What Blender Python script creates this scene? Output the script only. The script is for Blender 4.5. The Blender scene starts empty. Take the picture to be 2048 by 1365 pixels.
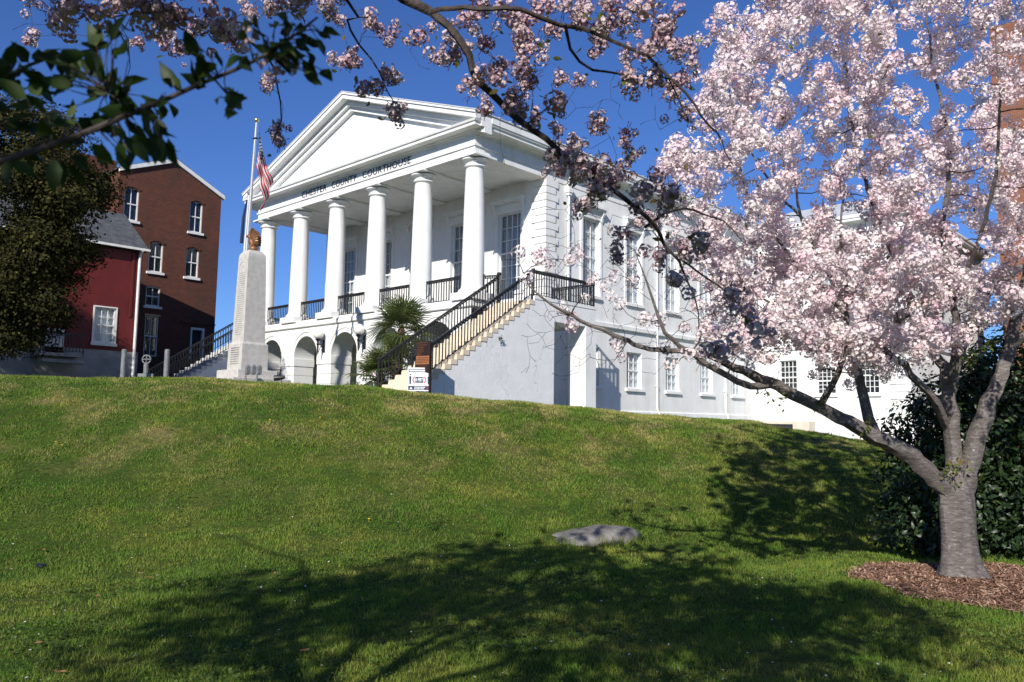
import bpy, math, random
import numpy as np
from mathutils import Matrix, Vector
rng = np.random.default_rng(7)
random.seed(7)
S = bpy.context.scene
COL = S.collection
rad = math.radians

# ------------------------------------------------------------------ camera
CF, CYAW, CPITCH, CROLL = 1611.1, rad(-43.3748), rad(5.7395), rad(0.8778)
CPOS = np.array([22.702, -21.694, -5.1005])
_f = np.array([math.sin(CYAW)*math.cos(CPITCH), math.cos(CYAW)*math.cos(CPITCH), math.sin(CPITCH)])
_r = np.array([math.cos(CYAW), -math.sin(CYAW), 0.0])
_u = np.cross(_r, _f)
_c, _s = math.cos(CROLL), math.sin(CROLL)
_r, _u = _c*_r+_s*_u, -_s*_r+_c*_u
def at(x, y, d):
    """a place in the world seen in that direction, d metres ahead of the photographer"""
    return CPOS + d*(_f + _r*(x-1024)/CF - _u*(y-682.5)/CF)
FH = np.array([_f[0], _f[1]]); FH = FH/np.linalg.norm(FH)
RH = np.array([FH[1], -FH[0]])
cam = bpy.data.cameras.new('camera')
cam.sensor_width = 36.0; cam.lens = CF/2048*36.0
cam.clip_start = 0.05; cam.clip_end = 3000
cam.dof.use_dof = True; cam.dof.focus_distance = 13.0; cam.dof.aperture_fstop = 4.5
camo = bpy.data.objects.new('camera', cam); COL.objects.link(camo)
m3 = Matrix(((_r[0], _u[0], -_f[0]), (_r[1], _u[1], -_f[1]), (_r[2], _u[2], -_f[2])))
camo.matrix_world = Matrix.Translation(Vector(CPOS)) @ m3.to_4x4()
S.camera = camo

# ------------------------------------------------------------------ sky, sun, exposure
SUN_EL, SUN_AZ = 30.0, 25.5           # azimuth from -Y towards +X
world = bpy.data.worlds.new('World'); S.world = world; world.use_nodes = True
wn = world.node_tree.nodes; wl = world.node_tree.links
bg = wn['Background']
sky = wn.new('ShaderNodeTexSky'); sky.sky_type = 'NISHITA'; sky.sun_disc = False
sky.sun_elevation = rad(SUN_EL); sky.sun_rotation = rad(180-SUN_AZ)
sky.air_density = 1.0; sky.dust_density = 0.15; sky.ozone_density = 3.0; sky.altitude = 200
tint = wn.new('ShaderNodeMix'); tint.data_type = 'RGBA'; tint.blend_type = 'MULTIPLY'; tint.inputs[0].default_value = 1.0
wl.new(sky.outputs[0], tint.inputs[6]); tint.inputs[7].default_value = (0.58, 0.86, 1.44, 1)   # clear deep-blue spring air, the same all round
wl.new(tint.outputs[2], bg.inputs[0]); bg.inputs[1].default_value = 0.066
sun = bpy.data.lights.new('sun', 'SUN'); sun.energy = 4.9; sun.angle = rad(0.53); sun.color = (1.0, 0.945, 0.855)
suno = bpy.data.objects.new('sun', sun); COL.objects.link(suno)
SD = Vector((math.sin(rad(SUN_AZ))*math.cos(rad(SUN_EL)), -math.cos(rad(SUN_AZ))*math.cos(rad(SUN_EL)), math.sin(rad(SUN_EL))))
suno.rotation_euler = SD.to_track_quat('Z', 'Y').to_euler(); suno.location = (20, -40, 40)
S.view_settings.view_transform = 'Standard'; S.view_settings.look = 'None'
S.view_settings.gamma = 1.0; S.view_settings.exposure = 0.36
try: S.view_settings.use_curve_mapping = False
except Exception: pass

# ------------------------------------------------------------------ scene helpers
WM = {}
def link(o, parent=None, Mw=None):
    COL.objects.link(o)
    Mw = Mw if Mw is not None else Matrix.Identity(4)
    WM[o.name] = Mw
    if parent is not None:
        o.parent = parent
        o.matrix_basis = WM[parent.name].inverted() @ Mw
    else:
        o.matrix_basis = Mw
    return o
def tag(o, label=None, cat=None, group=None, kind=None):
    if label: o['label'] = label
    if cat: o['category'] = cat
    if group: o['group'] = group
    if kind: o['kind'] = kind
    return o
def thing(name, loc, label, cat, group=None):
    o = bpy.data.objects.new(name, None); o.empty_display_size = 0.2
    link(o, None, Matrix.Translation(Vector(loc)))
    return tag(o, label, cat, group)
def inst(name, mesh, parent, Mw):
    return link(bpy.data.objects.new(name, mesh), parent, Mw)
def T(x, y, z): return Matrix.Translation(Vector((x, y, z)))
def TRS(loc, rotz=0.0, sc=(1, 1, 1)):
    return Matrix.Translation(Vector(loc)) @ Matrix.Rotation(rotz, 4, 'Z') @ Matrix.Diagonal((sc[0], sc[1], sc[2], 1))

class MB:
    """collects shapes, builds ONE mesh object"""
    def __init__(self, M=None): self.v = []; self.f = []; self.mi = []; self.M = M; self.cur = 0
    def add(self, vs, fs):
        o = len(self.v)
        if self.M is not None: vs = [tuple(self.M @ Vector(p)) for p in vs]
        self.v += [tuple(p) for p in vs]
        self.f += [tuple(i+o for i in f) for f in fs]; self.mi += [self.cur]*len(fs)
        return self
    def box(self, x0, x1, y0, y1, z0, z1):
        vs = [(x0,y0,z0),(x1,y0,z0),(x1,y1,z0),(x0,y1,z0),(x0,y0,z1),(x1,y0,z1),(x1,y1,z1),(x0,y1,z1)]
        return self.add(vs, [(0,3,2,1),(4,5,6,7),(0,1,5,4),(1,2,6,5),(2,3,7,6),(3,0,4,7)])
    def bbox(self, x0, x1, y0, y1, z0, z1, b=0.02):
        """box with chamfered vertical and top edges"""
        pts = [(x0+b,y0),(x1-b,y0),(x1,y0+b),(x1,y1-b),(x1-b,y1),(x0+b,y1),(x0,y1-b),(x0,y0+b)]
        cx, cy = (x0+x1)/2, (y0+y1)/2
        ins = [(cx+(px-cx)*(1-2*b/max(x1-x0,1e-6)), cy+(py-cy)*(1-2*b/max(y1-y0,1e-6))) for px, py in pts]
        vs = [(p[0],p[1],z0) for p in pts]+[(p[0],p[1],z1-b) for p in pts]+[(p[0],p[1],z1) for p in ins]
        fs = [tuple(range(7,-1,-1)), tuple(range(16,24))]
        for k in range(2):
            for i in range(8): fs.append((k*8+i, k*8+(i+1)%8, k*8+8+(i+1)%8, k*8+8+i))
        return self.add(vs, fs)
    def quad(self, a, b, c, d): return self.add([a,b,c,d], [(0,1,2,3)])
    def poly(self, pts): return self.add(pts, [tuple(range(len(pts)))])
    def prism(self, pts, axis, a, b):
        """polygon pts (2-D) extruded along axis from a to b"""
        n = len(pts)
        def P(p, t): return (t,p[0],p[1]) if axis=='x' else ((p[0],t,p[1]) if axis=='y' else (p[0],p[1],t))
        vs = [P(p,a) for p in pts]+[P(p,b) for p in pts]
        fs = [tuple(range(n-1,-1,-1)), tuple(range(n,2*n))]+[(i,(i+1)%n,n+(i+1)%n,n+i) for i in range(n)]
        return self.add(vs, fs)
    def lathe(self, prof, c=(0,0,0), n=24, cap=True):
        vs = []; fs = []
        for r, z in prof:
            for i in range(n):
                a = 2*math.pi*i/n; vs.append((c[0]+r*math.cos(a), c[1]+r*math.sin(a), c[2]+z))
        for k in range(len(prof)-1):
            for i in range(n):
                j = (i+1)%n; fs.append((k*n+i, k*n+j, k*n+n+j, k*n+n+i))
        if cap:
            fs.append(tuple(range(n-1,-1,-1))); fs.append(tuple(range((len(prof)-1)*n, len(prof)*n)))
        return self.add(vs, fs)
    def ball(self, c, r, n=14, m=9, sc=(1,1,1)):
        vs = []; fs = []
        for k in range(m+1):
            t = math.pi*k/m
            for i in range(n):
                a = 2*math.pi*i/n
                vs.append((c[0]+sc[0]*r*math.sin(t)*math.cos(a), c[1]+sc[1]*r*math.sin(t)*math.sin(a), c[2]-sc[2]*r*math.cos(t)))
        for k in range(m):
            for i in range(n):
                j = (i+1)%n; fs.append((k*n+i,k*n+j,k*n+n+j,k*n+n+i))
        return self.add(vs, fs)
    def tube(self, pts, rs, n=6, cap=True, wob=None):
        pts = [Vector(p) for p in pts]
        if not hasattr(rs, '__len__'): rs = [rs]*len(pts)
        vs = []; fs = []; a = None
        for k, p in enumerate(pts):
            t = (pts[min(k+1,len(pts)-1)]-pts[max(k-1,0)])
            if t.length < 1e-9: t = Vector((0,0,1))
            t.normalize()
            if a is None: a = t.cross(Vector((0.31, 0.17, 0.93)) if abs(t.z) < 0.8 else Vector((1, 0.1, 0)))
            else: a = a-t*a.dot(t)
            a.normalize(); b = t.cross(a)
            for i in range(n):
                an = 2*math.pi*i/n
                rr = rs[k]*(1 if wob is None else wob(k, i))
                vs.append(tuple(p+a*rr*math.cos(an)+b*rr*math.sin(an)))
        for k in range(len(pts)-1):
            for i in range(n):
                j = (i+1)%n; fs.append((k*n+i,k*n+n+i,k*n+n+j,k*n+j))
        if cap:
            fs.append(tuple(range(n))); fs.append(tuple(range(len(pts)*n-1,(len(pts)-1)*n-1,-1)))
        return self.add(vs, fs)
    def bar(self, a, b, w, h=None):
        """square bar between two points"""
        h = h or w
        a = Vector(a); b = Vector(b); t = (b-a).normalized()
        up = Vector((0,0,1)) if abs(t.z) < 0.95 else Vector((1,0,0))
        s = t.cross(up).normalized(); q = s.cross(t)
        vs = []
        for p in (a, b):
            for i, j in ((-1,-1),(1,-1),(1,1),(-1,1)): vs.append(tuple(p+s*(i*w/2)+q*(j*h/2)))
        return self.add(vs, [(3,2,1,0),(4,5,6,7),(0,1,5,4),(1,2,6,5),(2,3,7,6),(3,0,4,7)])
    def sweep(self, path, prof, closed_prof=True):
        """mitred sweep of profile (offset to the right of travel, z) along a 2-D path"""
        n = len(path); m = len(prof)
        P = [Vector(p) for p in path]; vs = []; fs = []
        for k in range(n):
            d0 = (P[k]-P[k-1]).normalized() if k > 0 else None
            d1 = (P[k+1]-P[k]).normalized() if k < n-1 else None
            if d0 is None: d0 = d1
            if d1 is None: d1 = d0
            n0 = Vector((d0.y,-d0.x)); n1 = Vector((d1.y,-d1.x))
            mm = (n0+n1); mm = mm/(1+n0.dot(n1)) if abs(1+n0.dot(n1)) > 1e-6 else n0
            for o, z in prof: vs.append((P[k].x+mm.x*o, P[k].y+mm.y*o, z))
        mm_ = m if closed_prof else m-1
        for k in range(n-1):
            for i in range(mm_):
                j = (i+1)%m; fs.append((k*m+i,k*m+m+i,k*m+m+j,k*m+j))
        if closed_prof: fs.append(tuple(range(m))); fs.append(tuple(range(n*m-1,(n-1)*m-1,-1)))
        return self.add(vs, fs)
    def mesh(self, name, mats, smooth=False):
        me = bpy.data.meshes.new(name); me.from_pydata(self.v, [], self.f)
        for mt in (mats if isinstance(mats, (list, tuple)) else [mats]): me.materials.append(mt)
        if any(self.mi): me.polygons.foreach_set('material_index', self.mi)
        if smooth:
            me.polygons.foreach_set('use_smooth', [True]*len(me.polygons))
            try: me.set_sharp_from_angle(angle=rad(38 if smooth is True else smooth))
            except Exception: pass
        me.update(); return me
    def build(self, name, mats, parent=None, smooth=False):
        return link(bpy.data.objects.new(name, self.mesh(name, mats, smooth)), parent)
def np_mesh(name, V, Fq, mat, smooth=False, attrs=None):
    """mesh from numpy: V (n,3), Fq (m,k) all faces with k corners"""
    me = bpy.data.meshes.new(name); k = Fq.shape[1]
    me.vertices.add(len(V)); me.vertices.foreach_set('co', np.ascontiguousarray(V, dtype=np.float32).ravel())
    me.loops.add(Fq.size); me.loops.foreach_set('vertex_index', np.ascontiguousarray(Fq, dtype=np.int32).ravel())
    me.polygons.add(len(Fq)); me.polygons.foreach_set('loop_start', np.arange(0, Fq.size, k, dtype=np.int32))
    try: me.polygons.foreach_set('loop_total', np.full(len(Fq), k, dtype=np.int32))
    except Exception: pass
    if smooth: me.polygons.foreach_set('use_smooth', np.ones(len(Fq), dtype=bool))
    for an, av in (attrs or {}).items():
        a = me.attributes.new(an, 'FLOAT', 'POINT'); a.data.foreach_set('value', np.ascontiguousarray(av, dtype=np.float32))
    me.materials.append(mat); me.update(calc_edges=True); me.validate()
    return me

# ------------------------------------------------------------------ materials
MT = {}
class NT:
    def __init__(self, name):
        self.m = bpy.data.materials.new(name); self.m.use_nodes = True
        self.t = self.m.node_tree; self.n = self.t.nodes; self.b = self.n['Principled BSDF']
        self.out = self.n['Material Output']; MT[name] = self.m
    def N(self, typ, **kw):
        nd = self.n.new(typ)
        for k, v in kw.items():
            if k in nd.inputs.keys(): nd.inputs[k].default_value = v
            else: setattr(nd, k, v)
        return nd
    def L(self, a, b): self.t.links.new(a, b)
    def coord(self, scale=(1,1,1), kind='pos', rot=(0,0,0)):
        if kind == 'pos': g = self.N('ShaderNodeNewGeometry').outputs['Position']
        else: g = self.N('ShaderNodeTexCoord').outputs[kind]
        mp = self.N('ShaderNodeMapping'); mp.inputs['Scale'].default_value = scale; mp.inputs['Rotation'].default_value = rot
        self.L(g, mp.inputs[0]); return mp.outputs[0]
    def noise(self, scale, detail=4, rough=0.55, co=None, dist=0.0):
        nd = self.N('ShaderNodeTexNoise'); nd.inputs['Scale'].default_value = scale; nd.inputs['Detail'].default_value = detail
        nd.inputs['Roughness'].default_value = rough; nd.inputs['Distortion'].default_value = dist
        self.L(co if co is not None else self.coord(), nd.inputs['Vector']); return nd.outputs['Fac']
    def ramp(self, fac, stops):
        nd = self.N('ShaderNodeValToRGB'); e = nd.color_ramp.elements
        while len(e) < len(stops): e.new(0.5)
        for i, (p, c) in enumerate(stops):
            e[i].position = p; e[i].color = (c[0], c[1], c[2], 1) if hasattr(c, '__len__') else (c, c, c, 1)
        self.L(fac, nd.inputs[0]); return nd.outputs[0]
    def mix(self, fac, a, b, typ='MIX'):
        nd = self.N('ShaderNodeMix', data_type='RGBA', blend_type=typ)
        if hasattr(fac, 'links') or hasattr(fac, 'is_output'): self.L(fac, nd.inputs[0])
        else: nd.inputs[0].default_value = fac
        for s, i in ((a, 6), (b, 7)):
            if hasattr(s, 'is_output'): self.L(s, nd.inputs[i])
            else: nd.inputs[i].default_value = (s[0], s[1], s[2], 1)
        return nd.outputs[2]
    def col(self, c):
        if hasattr(c, 'is_output'): self.L(c, self.b.inputs['Base Color'])
        else: self.b.inputs['Base Color'].default_value = (c[0], c[1], c[2], 1)
        return self
    def rough(self, r, spec=0.5):
        self.b.inputs['Roughness'].default_value = r; self.b.inputs['Specular IOR Level'].default_value = spec; return self
    def bump(self, h, strength=0.3, dist=0.02):
        nd = self.N('ShaderNodeBump'); nd.inputs['Strength'].default_value = strength; nd.inputs['Distance'].default_value = dist
        self.L(h, nd.inputs['Height']); self.L(nd.outputs[0], self.b.inputs['Normal']); return self

def m_mottle(name, c0, c1, scale=3.0, rough=0.7, spec=0.4, bump=0.0, bscale=30, lo=0.35, hi=0.7, metal=0.0):
    t = NT(name); t.col(t.ramp(t.noise(scale, 5), [(lo, c0), (hi, c1)])).rough(rough, spec)
    if bump: t.bump(t.noise(bscale, 5), bump, 0.02)
    t.b.inputs['Metallic'].default_value = metal
    return t.m
# white painted stucco, faint streaks of dirt
def m_paint(name, base, dirt, amt=(0.42, 0.8), rough=0.6, bump=0.12):
    t = NT(name)
    big = t.noise(0.8, 5, 0.6); streak = t.noise(1.0, 5, 0.65, t.coord((2.2, 2.2, 0.16)))
    f = t.N('ShaderNodeMath', operation='MULTIPLY'); t.L(big, f.inputs[0]); t.L(streak, f.inputs[1])
    t.col(t.mix(t.ramp(f.outputs[0], [(0.19, 0.0), (0.36, 1.0)]), base, dirt)).rough(rough, 0.35)
    t.bump(t.noise(26, 6, 0.6), bump, 0.02); return t.m
m_paint('white_paint', (0.765, 0.77, 0.765), (0.66, 0.66, 0.635))
m_paint('trim_paint', (0.77, 0.775, 0.77), (0.68, 0.68, 0.66), bump=0.05)
# painted masonry of the stair side, cracked and patched
t = NT('old_paint'); co = t.coord()
c = t.mix(t.ramp(t.noise(1.6, 6, 0.65), [(0.35, 0), (0.7, 1)]), (0.78, 0.785, 0.78), (0.69, 0.70, 0.70))
vo = t.N('ShaderNodeTexVoronoi', feature='DISTANCE_TO_EDGE'); vo.inputs['Scale'].default_value = 0.62
wv = t.N('ShaderNodeMix', data_type='VECTOR'); 
nz = t.N('ShaderNodeTexNoise'); nz.inputs['Scale'].default_value = 2.5; nz.inputs['Detail'].default_value = 6; t.L(co, nz.inputs['Vector'])
ad = t.N('ShaderNodeVectorMath', operation='MULTIPLY_ADD'); t.L(nz.outputs['Color'], ad.inputs[0]); ad.inputs[1].default_value = (0.9,0.9,0.9); t.L(co, ad.inputs[2])
t.L(ad.outputs[0], vo.inputs['Vector'])
crack = t.ramp(vo.outputs['Distance'], [(0.0, 1.0), (0.008, 0.0)])
gate = t.ramp(t.noise(0.9, 3), [(0.52, 0.0), (0.6, 0.8)])
g2 = t.N('ShaderNodeMath', operation='MULTIPLY'); t.L(crack, g2.inputs[0]); t.L(gate, g2.inputs[1])
t.col(t.mix(g2.outputs[0], c, (0.22, 0.21, 0.20))).rough(0.7, 0.3); t.bump(t.noise(9, 7, 0.65), 0.35, 0.03)
m_mottle('stair_stone', (0.60, 0.50, 0.37), (0.70, 0.61, 0.48), 4, 0.8, 0.3, 0.2, 40)
m_mottle('grey_step', (0.42, 0.43, 0.44), (0.55, 0.55, 0.55), 4, 0.8, 0.3, 0.15, 40)
m_mottle('iron', (0.010, 0.011, 0.013), (0.022, 0.023, 0.026), 12, 0.42, 0.5, 0.1, 60)
m_mottle('deck', (0.15, 0.15, 0.145), (0.21, 0.205, 0.20), 2, 0.8)
m_mottle('roof_metal', (0.42, 0.44, 0.46), (0.52, 0.54, 0.56), 1.2, 0.5)
m_mottle('lead_letter', (0.05, 0.05, 0.053), (0.08, 0.08, 0.085), 5, 0.7, 0.2)
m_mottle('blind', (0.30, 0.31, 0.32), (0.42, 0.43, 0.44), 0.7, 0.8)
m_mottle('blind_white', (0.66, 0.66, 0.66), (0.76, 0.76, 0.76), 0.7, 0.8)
m_mottle('dark_room', (0.010, 0.011, 0.013), (0.03, 0.03, 0.035), 0.9, 0.8)
t = NT('glass'); t.n.remove(t.b)
tr = t.N('ShaderNodeBsdfTransparent'); tr.inputs[0].default_value = (0.93, 0.95, 0.96, 1)
gl = t.N('ShaderNodeBsdfGlossy'); gl.inputs['Roughness'].default_value = 0.02; gl.inputs[0].default_value = (0.9, 0.93, 0.95, 1)
lw = t.N('ShaderNodeLayerWeight'); lw.inputs[0].default_value = 0.5
fp = t.N('ShaderNodeMath', operation='POWER'); t.L(lw.outputs['Facing'], fp.inputs[0]); fp.inputs[1].default_value = 3.5
fr = t.N('ShaderNodeMath', operation='MULTIPLY_ADD'); t.L(fp.outputs[0], fr.inputs[0]); fr.inputs[1].default_value = 0.5; fr.inputs[2].default_value = 0.035
bp_ = t.N('ShaderNodeBump'); bp_.inputs['Strength'].default_value = 0.05; t.L(t.noise(1.4, 2), bp_.inputs['Height']); t.L(bp_.outputs[0], gl.inputs['Normal'])
mx = t.N('ShaderNodeMixShader'); t.L(fr.outputs[0], mx.inputs[0]); t.L(tr.outputs[0], mx.inputs[1]); t.L(gl.outputs[0], mx.inputs[2]); t.L(mx.outputs[0], t.out.inputs[0])
t = NT('globe'); t.col((0.82, 0.81, 0.77)).rough(0.15, 0.5); t.b.inputs['Subsurface Weight'].default_value = 0.3
# brick (too far for single bricks)
def m_brick(name, a, b, mortar, axis, soot=0.5, s=1.0):
    t = NT(name)
    g = t.N('ShaderNodeNewGeometry'); sp = t.N('ShaderNodeSeparateXYZ'); t.L(g.outputs['Position'], sp.inputs[0])
    sm = t.N('ShaderNodeMath', operation='ADD'); t.L(sp.outputs['X'], sm.inputs[0]); t.L(sp.outputs['Y'], sm.inputs[1])
    cb = t.N('ShaderNodeCombineXYZ'); t.L(sm.outputs[0], cb.inputs[0]); t.L(sp.outputs['Z'], cb.inputs[1])
    bt = t.N('ShaderNodeTexBrick'); bt.inputs['Scale'].default_value = 1.0*s; bt.inputs['Brick Width'].default_value = 0.24
    bt.inputs['Row Height'].default_value = 0.085; bt.inputs['Mortar Size'].default_value = 0.010; bt.inputs['Bias'].default_value = -0.1
    bt.inputs['Color1'].default_value = (*a, 1); bt.inputs['Color2'].default_value = (*b, 1); bt.inputs['Mortar'].default_value = (*mortar, 1)
    t.L(cb.outputs[0], bt.inputs['Vector'])
    st = t.ramp(t.noise(0.45, 6, 0.7, t.coord((1, 1, 0.35))), [(0.42, 0.0), (0.72, soot)])
    rowv = t.ramp(t.noise(1.0, 3, 0.6, t.coord((0.35, 0.35, 5.0))), [(0.40, 0.0), (0.75, 0.45)])
    c = t.mix(st, bt.outputs['Color'], (0.035, 0.030, 0.028)); c = t.mix(rowv, c, (0.06, 0.03, 0.025))
    t.col(c).rough(0.85, 0.25); t.bump(bt.outputs['Fac'], -0.4, 0.01); return t.m
m_brick('brick', (0.135, 0.038, 0.020), (0.085, 0.025, 0.015), (0.11, 0.07, 0.05), 0, 0.7)
m_brick('brick_orange', (0.27, 0.085, 0.04), (0.21, 0.066, 0.032), (0.25, 0.18, 0.14), 0, 0.2)
m_mottle('red_paint', (0.125, 0.014, 0.014), (0.095, 0.011, 0.011), 1.5, 0.6, 0.35, 0.25, 18)
m_mottle('foundation', (0.22, 0.23, 0.24), (0.34, 0.34, 0.34), 2.0, 0.9, 0.2, 0.4, 9)
m_mottle('slate', (0.05, 0.055, 0.06), (0.11, 0.115, 0.12), 3, 0.7)
m_mottle('dirty_white', (0.62, 0.62, 0.60), (0.76, 0.76, 0.74), 3, 0.6)
m_mottle('yellow_lintel', (0.42, 0.30, 0.13), (0.5, 0.38, 0.2), 3, 0.7)
m_mottle('granite', (0.42, 0.40, 0.37), (0.52, 0.50, 0.465), 6, 0.75, 0.3, 0.12, 80)
m_mottle('granite_groove', (0.20, 0.19, 0.175), (0.27, 0.26, 0.24), 6, 0.8)
m_mottle('bronze', (0.20, 0.092, 0.040), (0.34, 0.175, 0.085), 9, 0.45, 0.5, 0.3, 45, metal=0.45)
m_mottle('aluminium', (0.58, 0.59, 0.60), (0.68, 0.68, 0.69), 5, 0.35, 0.5, metal=0.6)
m_mottle('gold', (0.62, 0.48, 0.20), (0.7, 0.56, 0.28), 5, 0.25, 0.5, metal=0.8)
m_mottle('galvanised', (0.13, 0.135, 0.14), (0.21, 0.215, 0.22), 8, 0.55, 0.4)
m_mottle('sign_brown', (0.016, 0.007, 0.005), (0.026, 0.011, 0.007), 8, 0.5)
m_mottle('sign_tan', (0.27, 0.105, 0.042), (0.32, 0.13, 0.055), 8, 0.5)
m_mottle('sign_white', (0.78, 0.79, 0.80), (0.82, 0.82, 0.82), 8, 0.35)
m_mottle('sign_navy', (0.012, 0.035, 0.065), (0.018, 0.045, 0.08), 8, 0.4)
m_mottle('sign_pink', (0.55, 0.045, 0.09), (0.6, 0.06, 0.11), 8, 0.4)
m_mottle('tan_block', (0.52, 0.46, 0.39), (0.60, 0.54, 0.47), 2.5, 0.8, 0.3, 0.2, 25)
m_mottle('rock', (0.095, 0.090, 0.083), (0.22, 0.21, 0.195), 6, 0.8, 0.25, 1.0, 16)
m_mottle('black_plastic', (0.012, 0.012, 0.02), (0.03, 0.03, 0.045), 8, 0.4)
m_mottle('palm_trunk', (0.07, 0.05, 0.03), (0.17, 0.12, 0.07), 14, 0.9, 0.2, 0.8, 40)
# cherry bark: grey-brown with pale horizontal bands and lichen
t = NT('bark')
bands = t.noise(1.0, 6, 0.68, t.coord((13, 13, 46)), 0.6); lich = t.noise(11, 6, 0.65)
c = t.ramp(bands, [(0.32, (0.075, 0.062, 0.056)), (0.55, (0.15, 0.13, 0.12)), (0.72, (0.27, 0.25, 0.235))])
c = t.mix(t.ramp(lich, [(0.60, 0.0), (0.69, 0.6)]), c, (0.36, 0.37, 0.33))
t.col(c).rough(0.7, 0.35); t.bump(bands, 0.7, 0.02)
m_mottle('twig', (0.030, 0.022, 0.020), (0.075, 0.060, 0.054), 25, 0.75, 0.3, 0.4, 60)
m_mottle('dark_bark', (0.03, 0.024, 0.02), (0.07, 0.06, 0.05), 8, 0.9, 0.2, 0.6, 20)

def m_leaf(name, stops, rough=0.45, trans=0.35, spec=0.4, attr=True, tcol=None):
    """thin leaf or petal: reflects and lets light through"""
    t = NT(name)
    if attr:
        a = t.N('ShaderNodeAttribute'); a.attribute_name = 'tint'; fac = a.outputs['Fac']
    else: fac = t.noise(9, 3)
    c = t.ramp(fac, stops); t.col(c).rough(rough, spec)
    tl = t.N('ShaderNodeBsdfTranslucent')
    if tcol is None: t.L(c, tl.inputs[0])
    else: t.L(t.mix(1.0, c, tcol, 'MULTIPLY'), tl.inputs[0])
    mx = t.N('ShaderNodeMixShader'); mx.inputs[0].default_value = trans
    t.L(t.b.outputs[0], mx.inputs[1]); t.L(tl.outputs[0], mx.inputs[2]); t.L(mx.outputs[0], t.out.inputs[0]); return t.m
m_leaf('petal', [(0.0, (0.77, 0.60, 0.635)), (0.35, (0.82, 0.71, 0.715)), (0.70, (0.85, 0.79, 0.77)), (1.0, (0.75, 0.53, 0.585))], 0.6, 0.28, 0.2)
m_leaf('petal_deep', [(0.0, (0.50, 0.32, 0.375)), (0.4, (0.58, 0.43, 0.455)), (0.8, (0.68, 0.58, 0.575)), (1.0, (0.45, 0.25, 0.32))], 0.6, 0.12, 0.2)  # same petals with darker colours, the crown's shade put into the tint
m_leaf('calyx', [(0.0, (0.16, 0.05, 0.045)), (1.0, (0.22, 0.16, 0.06))], 0.6, 0.2)
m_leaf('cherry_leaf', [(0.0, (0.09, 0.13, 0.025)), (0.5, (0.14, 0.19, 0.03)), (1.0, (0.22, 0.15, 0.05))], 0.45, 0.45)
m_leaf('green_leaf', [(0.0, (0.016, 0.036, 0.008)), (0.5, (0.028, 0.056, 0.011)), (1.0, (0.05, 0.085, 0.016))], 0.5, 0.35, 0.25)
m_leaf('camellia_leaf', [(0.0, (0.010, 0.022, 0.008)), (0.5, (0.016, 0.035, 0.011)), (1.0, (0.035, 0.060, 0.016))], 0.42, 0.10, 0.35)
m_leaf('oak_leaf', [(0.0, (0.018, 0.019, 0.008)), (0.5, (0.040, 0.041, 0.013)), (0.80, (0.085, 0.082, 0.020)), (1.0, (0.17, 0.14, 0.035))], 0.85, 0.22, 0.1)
m_leaf('palm_leaf', [(0.0, (0.05, 0.075, 0.02)), (0.5, (0.09, 0.12, 0.035)), (1.0, (0.16, 0.175, 0.06))], 0.4, 0.25, attr=False)
m_leaf('shrub_leaf', [(0.0, (0.025, 0.045, 0.012)), (1.0, (0.07, 0.10, 0.025))], 0.45, 0.3)
# lawn: clover green, mown green, straw where the bank dries out
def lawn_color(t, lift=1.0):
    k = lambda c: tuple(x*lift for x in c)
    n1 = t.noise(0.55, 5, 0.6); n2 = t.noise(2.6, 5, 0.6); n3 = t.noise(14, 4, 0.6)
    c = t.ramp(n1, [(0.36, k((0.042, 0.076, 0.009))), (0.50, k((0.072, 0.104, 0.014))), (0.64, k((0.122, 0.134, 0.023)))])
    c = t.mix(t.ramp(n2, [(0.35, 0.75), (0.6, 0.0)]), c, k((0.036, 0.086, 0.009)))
    g = t.N('ShaderNodeNewGeometry'); sp = t.N('ShaderNodeSeparateXYZ'); t.L(g.outputs['Position'], sp.inputs[0])
    mr = t.N('ShaderNodeMapRange'); mr.inputs[1].default_value = -6.5; mr.inputs[2].default_value = -5.2; t.L(sp.outputs['Z'], mr.inputs[0])
    dry = t.ramp(t.noise(0.9, 6, 0.7, t.coord((1, 1, 0.6))), [(0.48, 0.0), (0.66, 1.0)])
    mm = t.N('ShaderNodeMath', operation='MULTIPLY'); t.L(dry, mm.inputs[0]); t.L(mr.outputs[0], mm.inputs[1])
    m2 = t.N('ShaderNodeMath', operation='MULTIPLY'); t.L(mm.outputs[0], m2.inputs[0]); m2.inputs[1].default_value = 0.8
    c = t.mix(m2.outputs[0], c, k((0.235, 0.185, 0.075)))
    thatch = t.ramp(t.noise(5.5, 5, 0.7), [(0.60, 0.0), (0.72, 0.5)])
    c = t.mix(thatch, c, k((0.18, 0.145, 0.055)))
    return c, n3
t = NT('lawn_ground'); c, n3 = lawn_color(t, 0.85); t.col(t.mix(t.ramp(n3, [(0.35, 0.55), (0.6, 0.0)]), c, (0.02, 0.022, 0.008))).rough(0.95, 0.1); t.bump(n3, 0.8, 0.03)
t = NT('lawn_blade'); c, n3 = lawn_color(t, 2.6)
a = t.N('ShaderNodeAttribute'); a.attribute_name = 'tint'
c = t.mix(t.ramp(a.outputs['Fac'], [(0.0, 0.0), (0.92, 0.15), (0.95, 1.0)]), c, (0.21, 0.165, 0.06))
t.col(c).rough(0.6, 0.2)
tl = t.N('ShaderNodeBsdfTranslucent'); t.L(c, tl.inputs[0]); mx = t.N('ShaderNodeMixShader'); mx.inputs[0].default_value = 0.35
t.L(t.b.outputs[0], mx.inputs[1]); t.L(tl.outputs[0], mx.inputs[2]); t.L(mx.outputs[0], t.out.inputs[0])
m_leaf('clover', [(0.0, (0.055, 0.105, 0.018)), (0.6, (0.085, 0.15, 0.026)), (1.0, (0.13, 0.19, 0.045))], 0.55, 0.3, 0.25)
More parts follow.
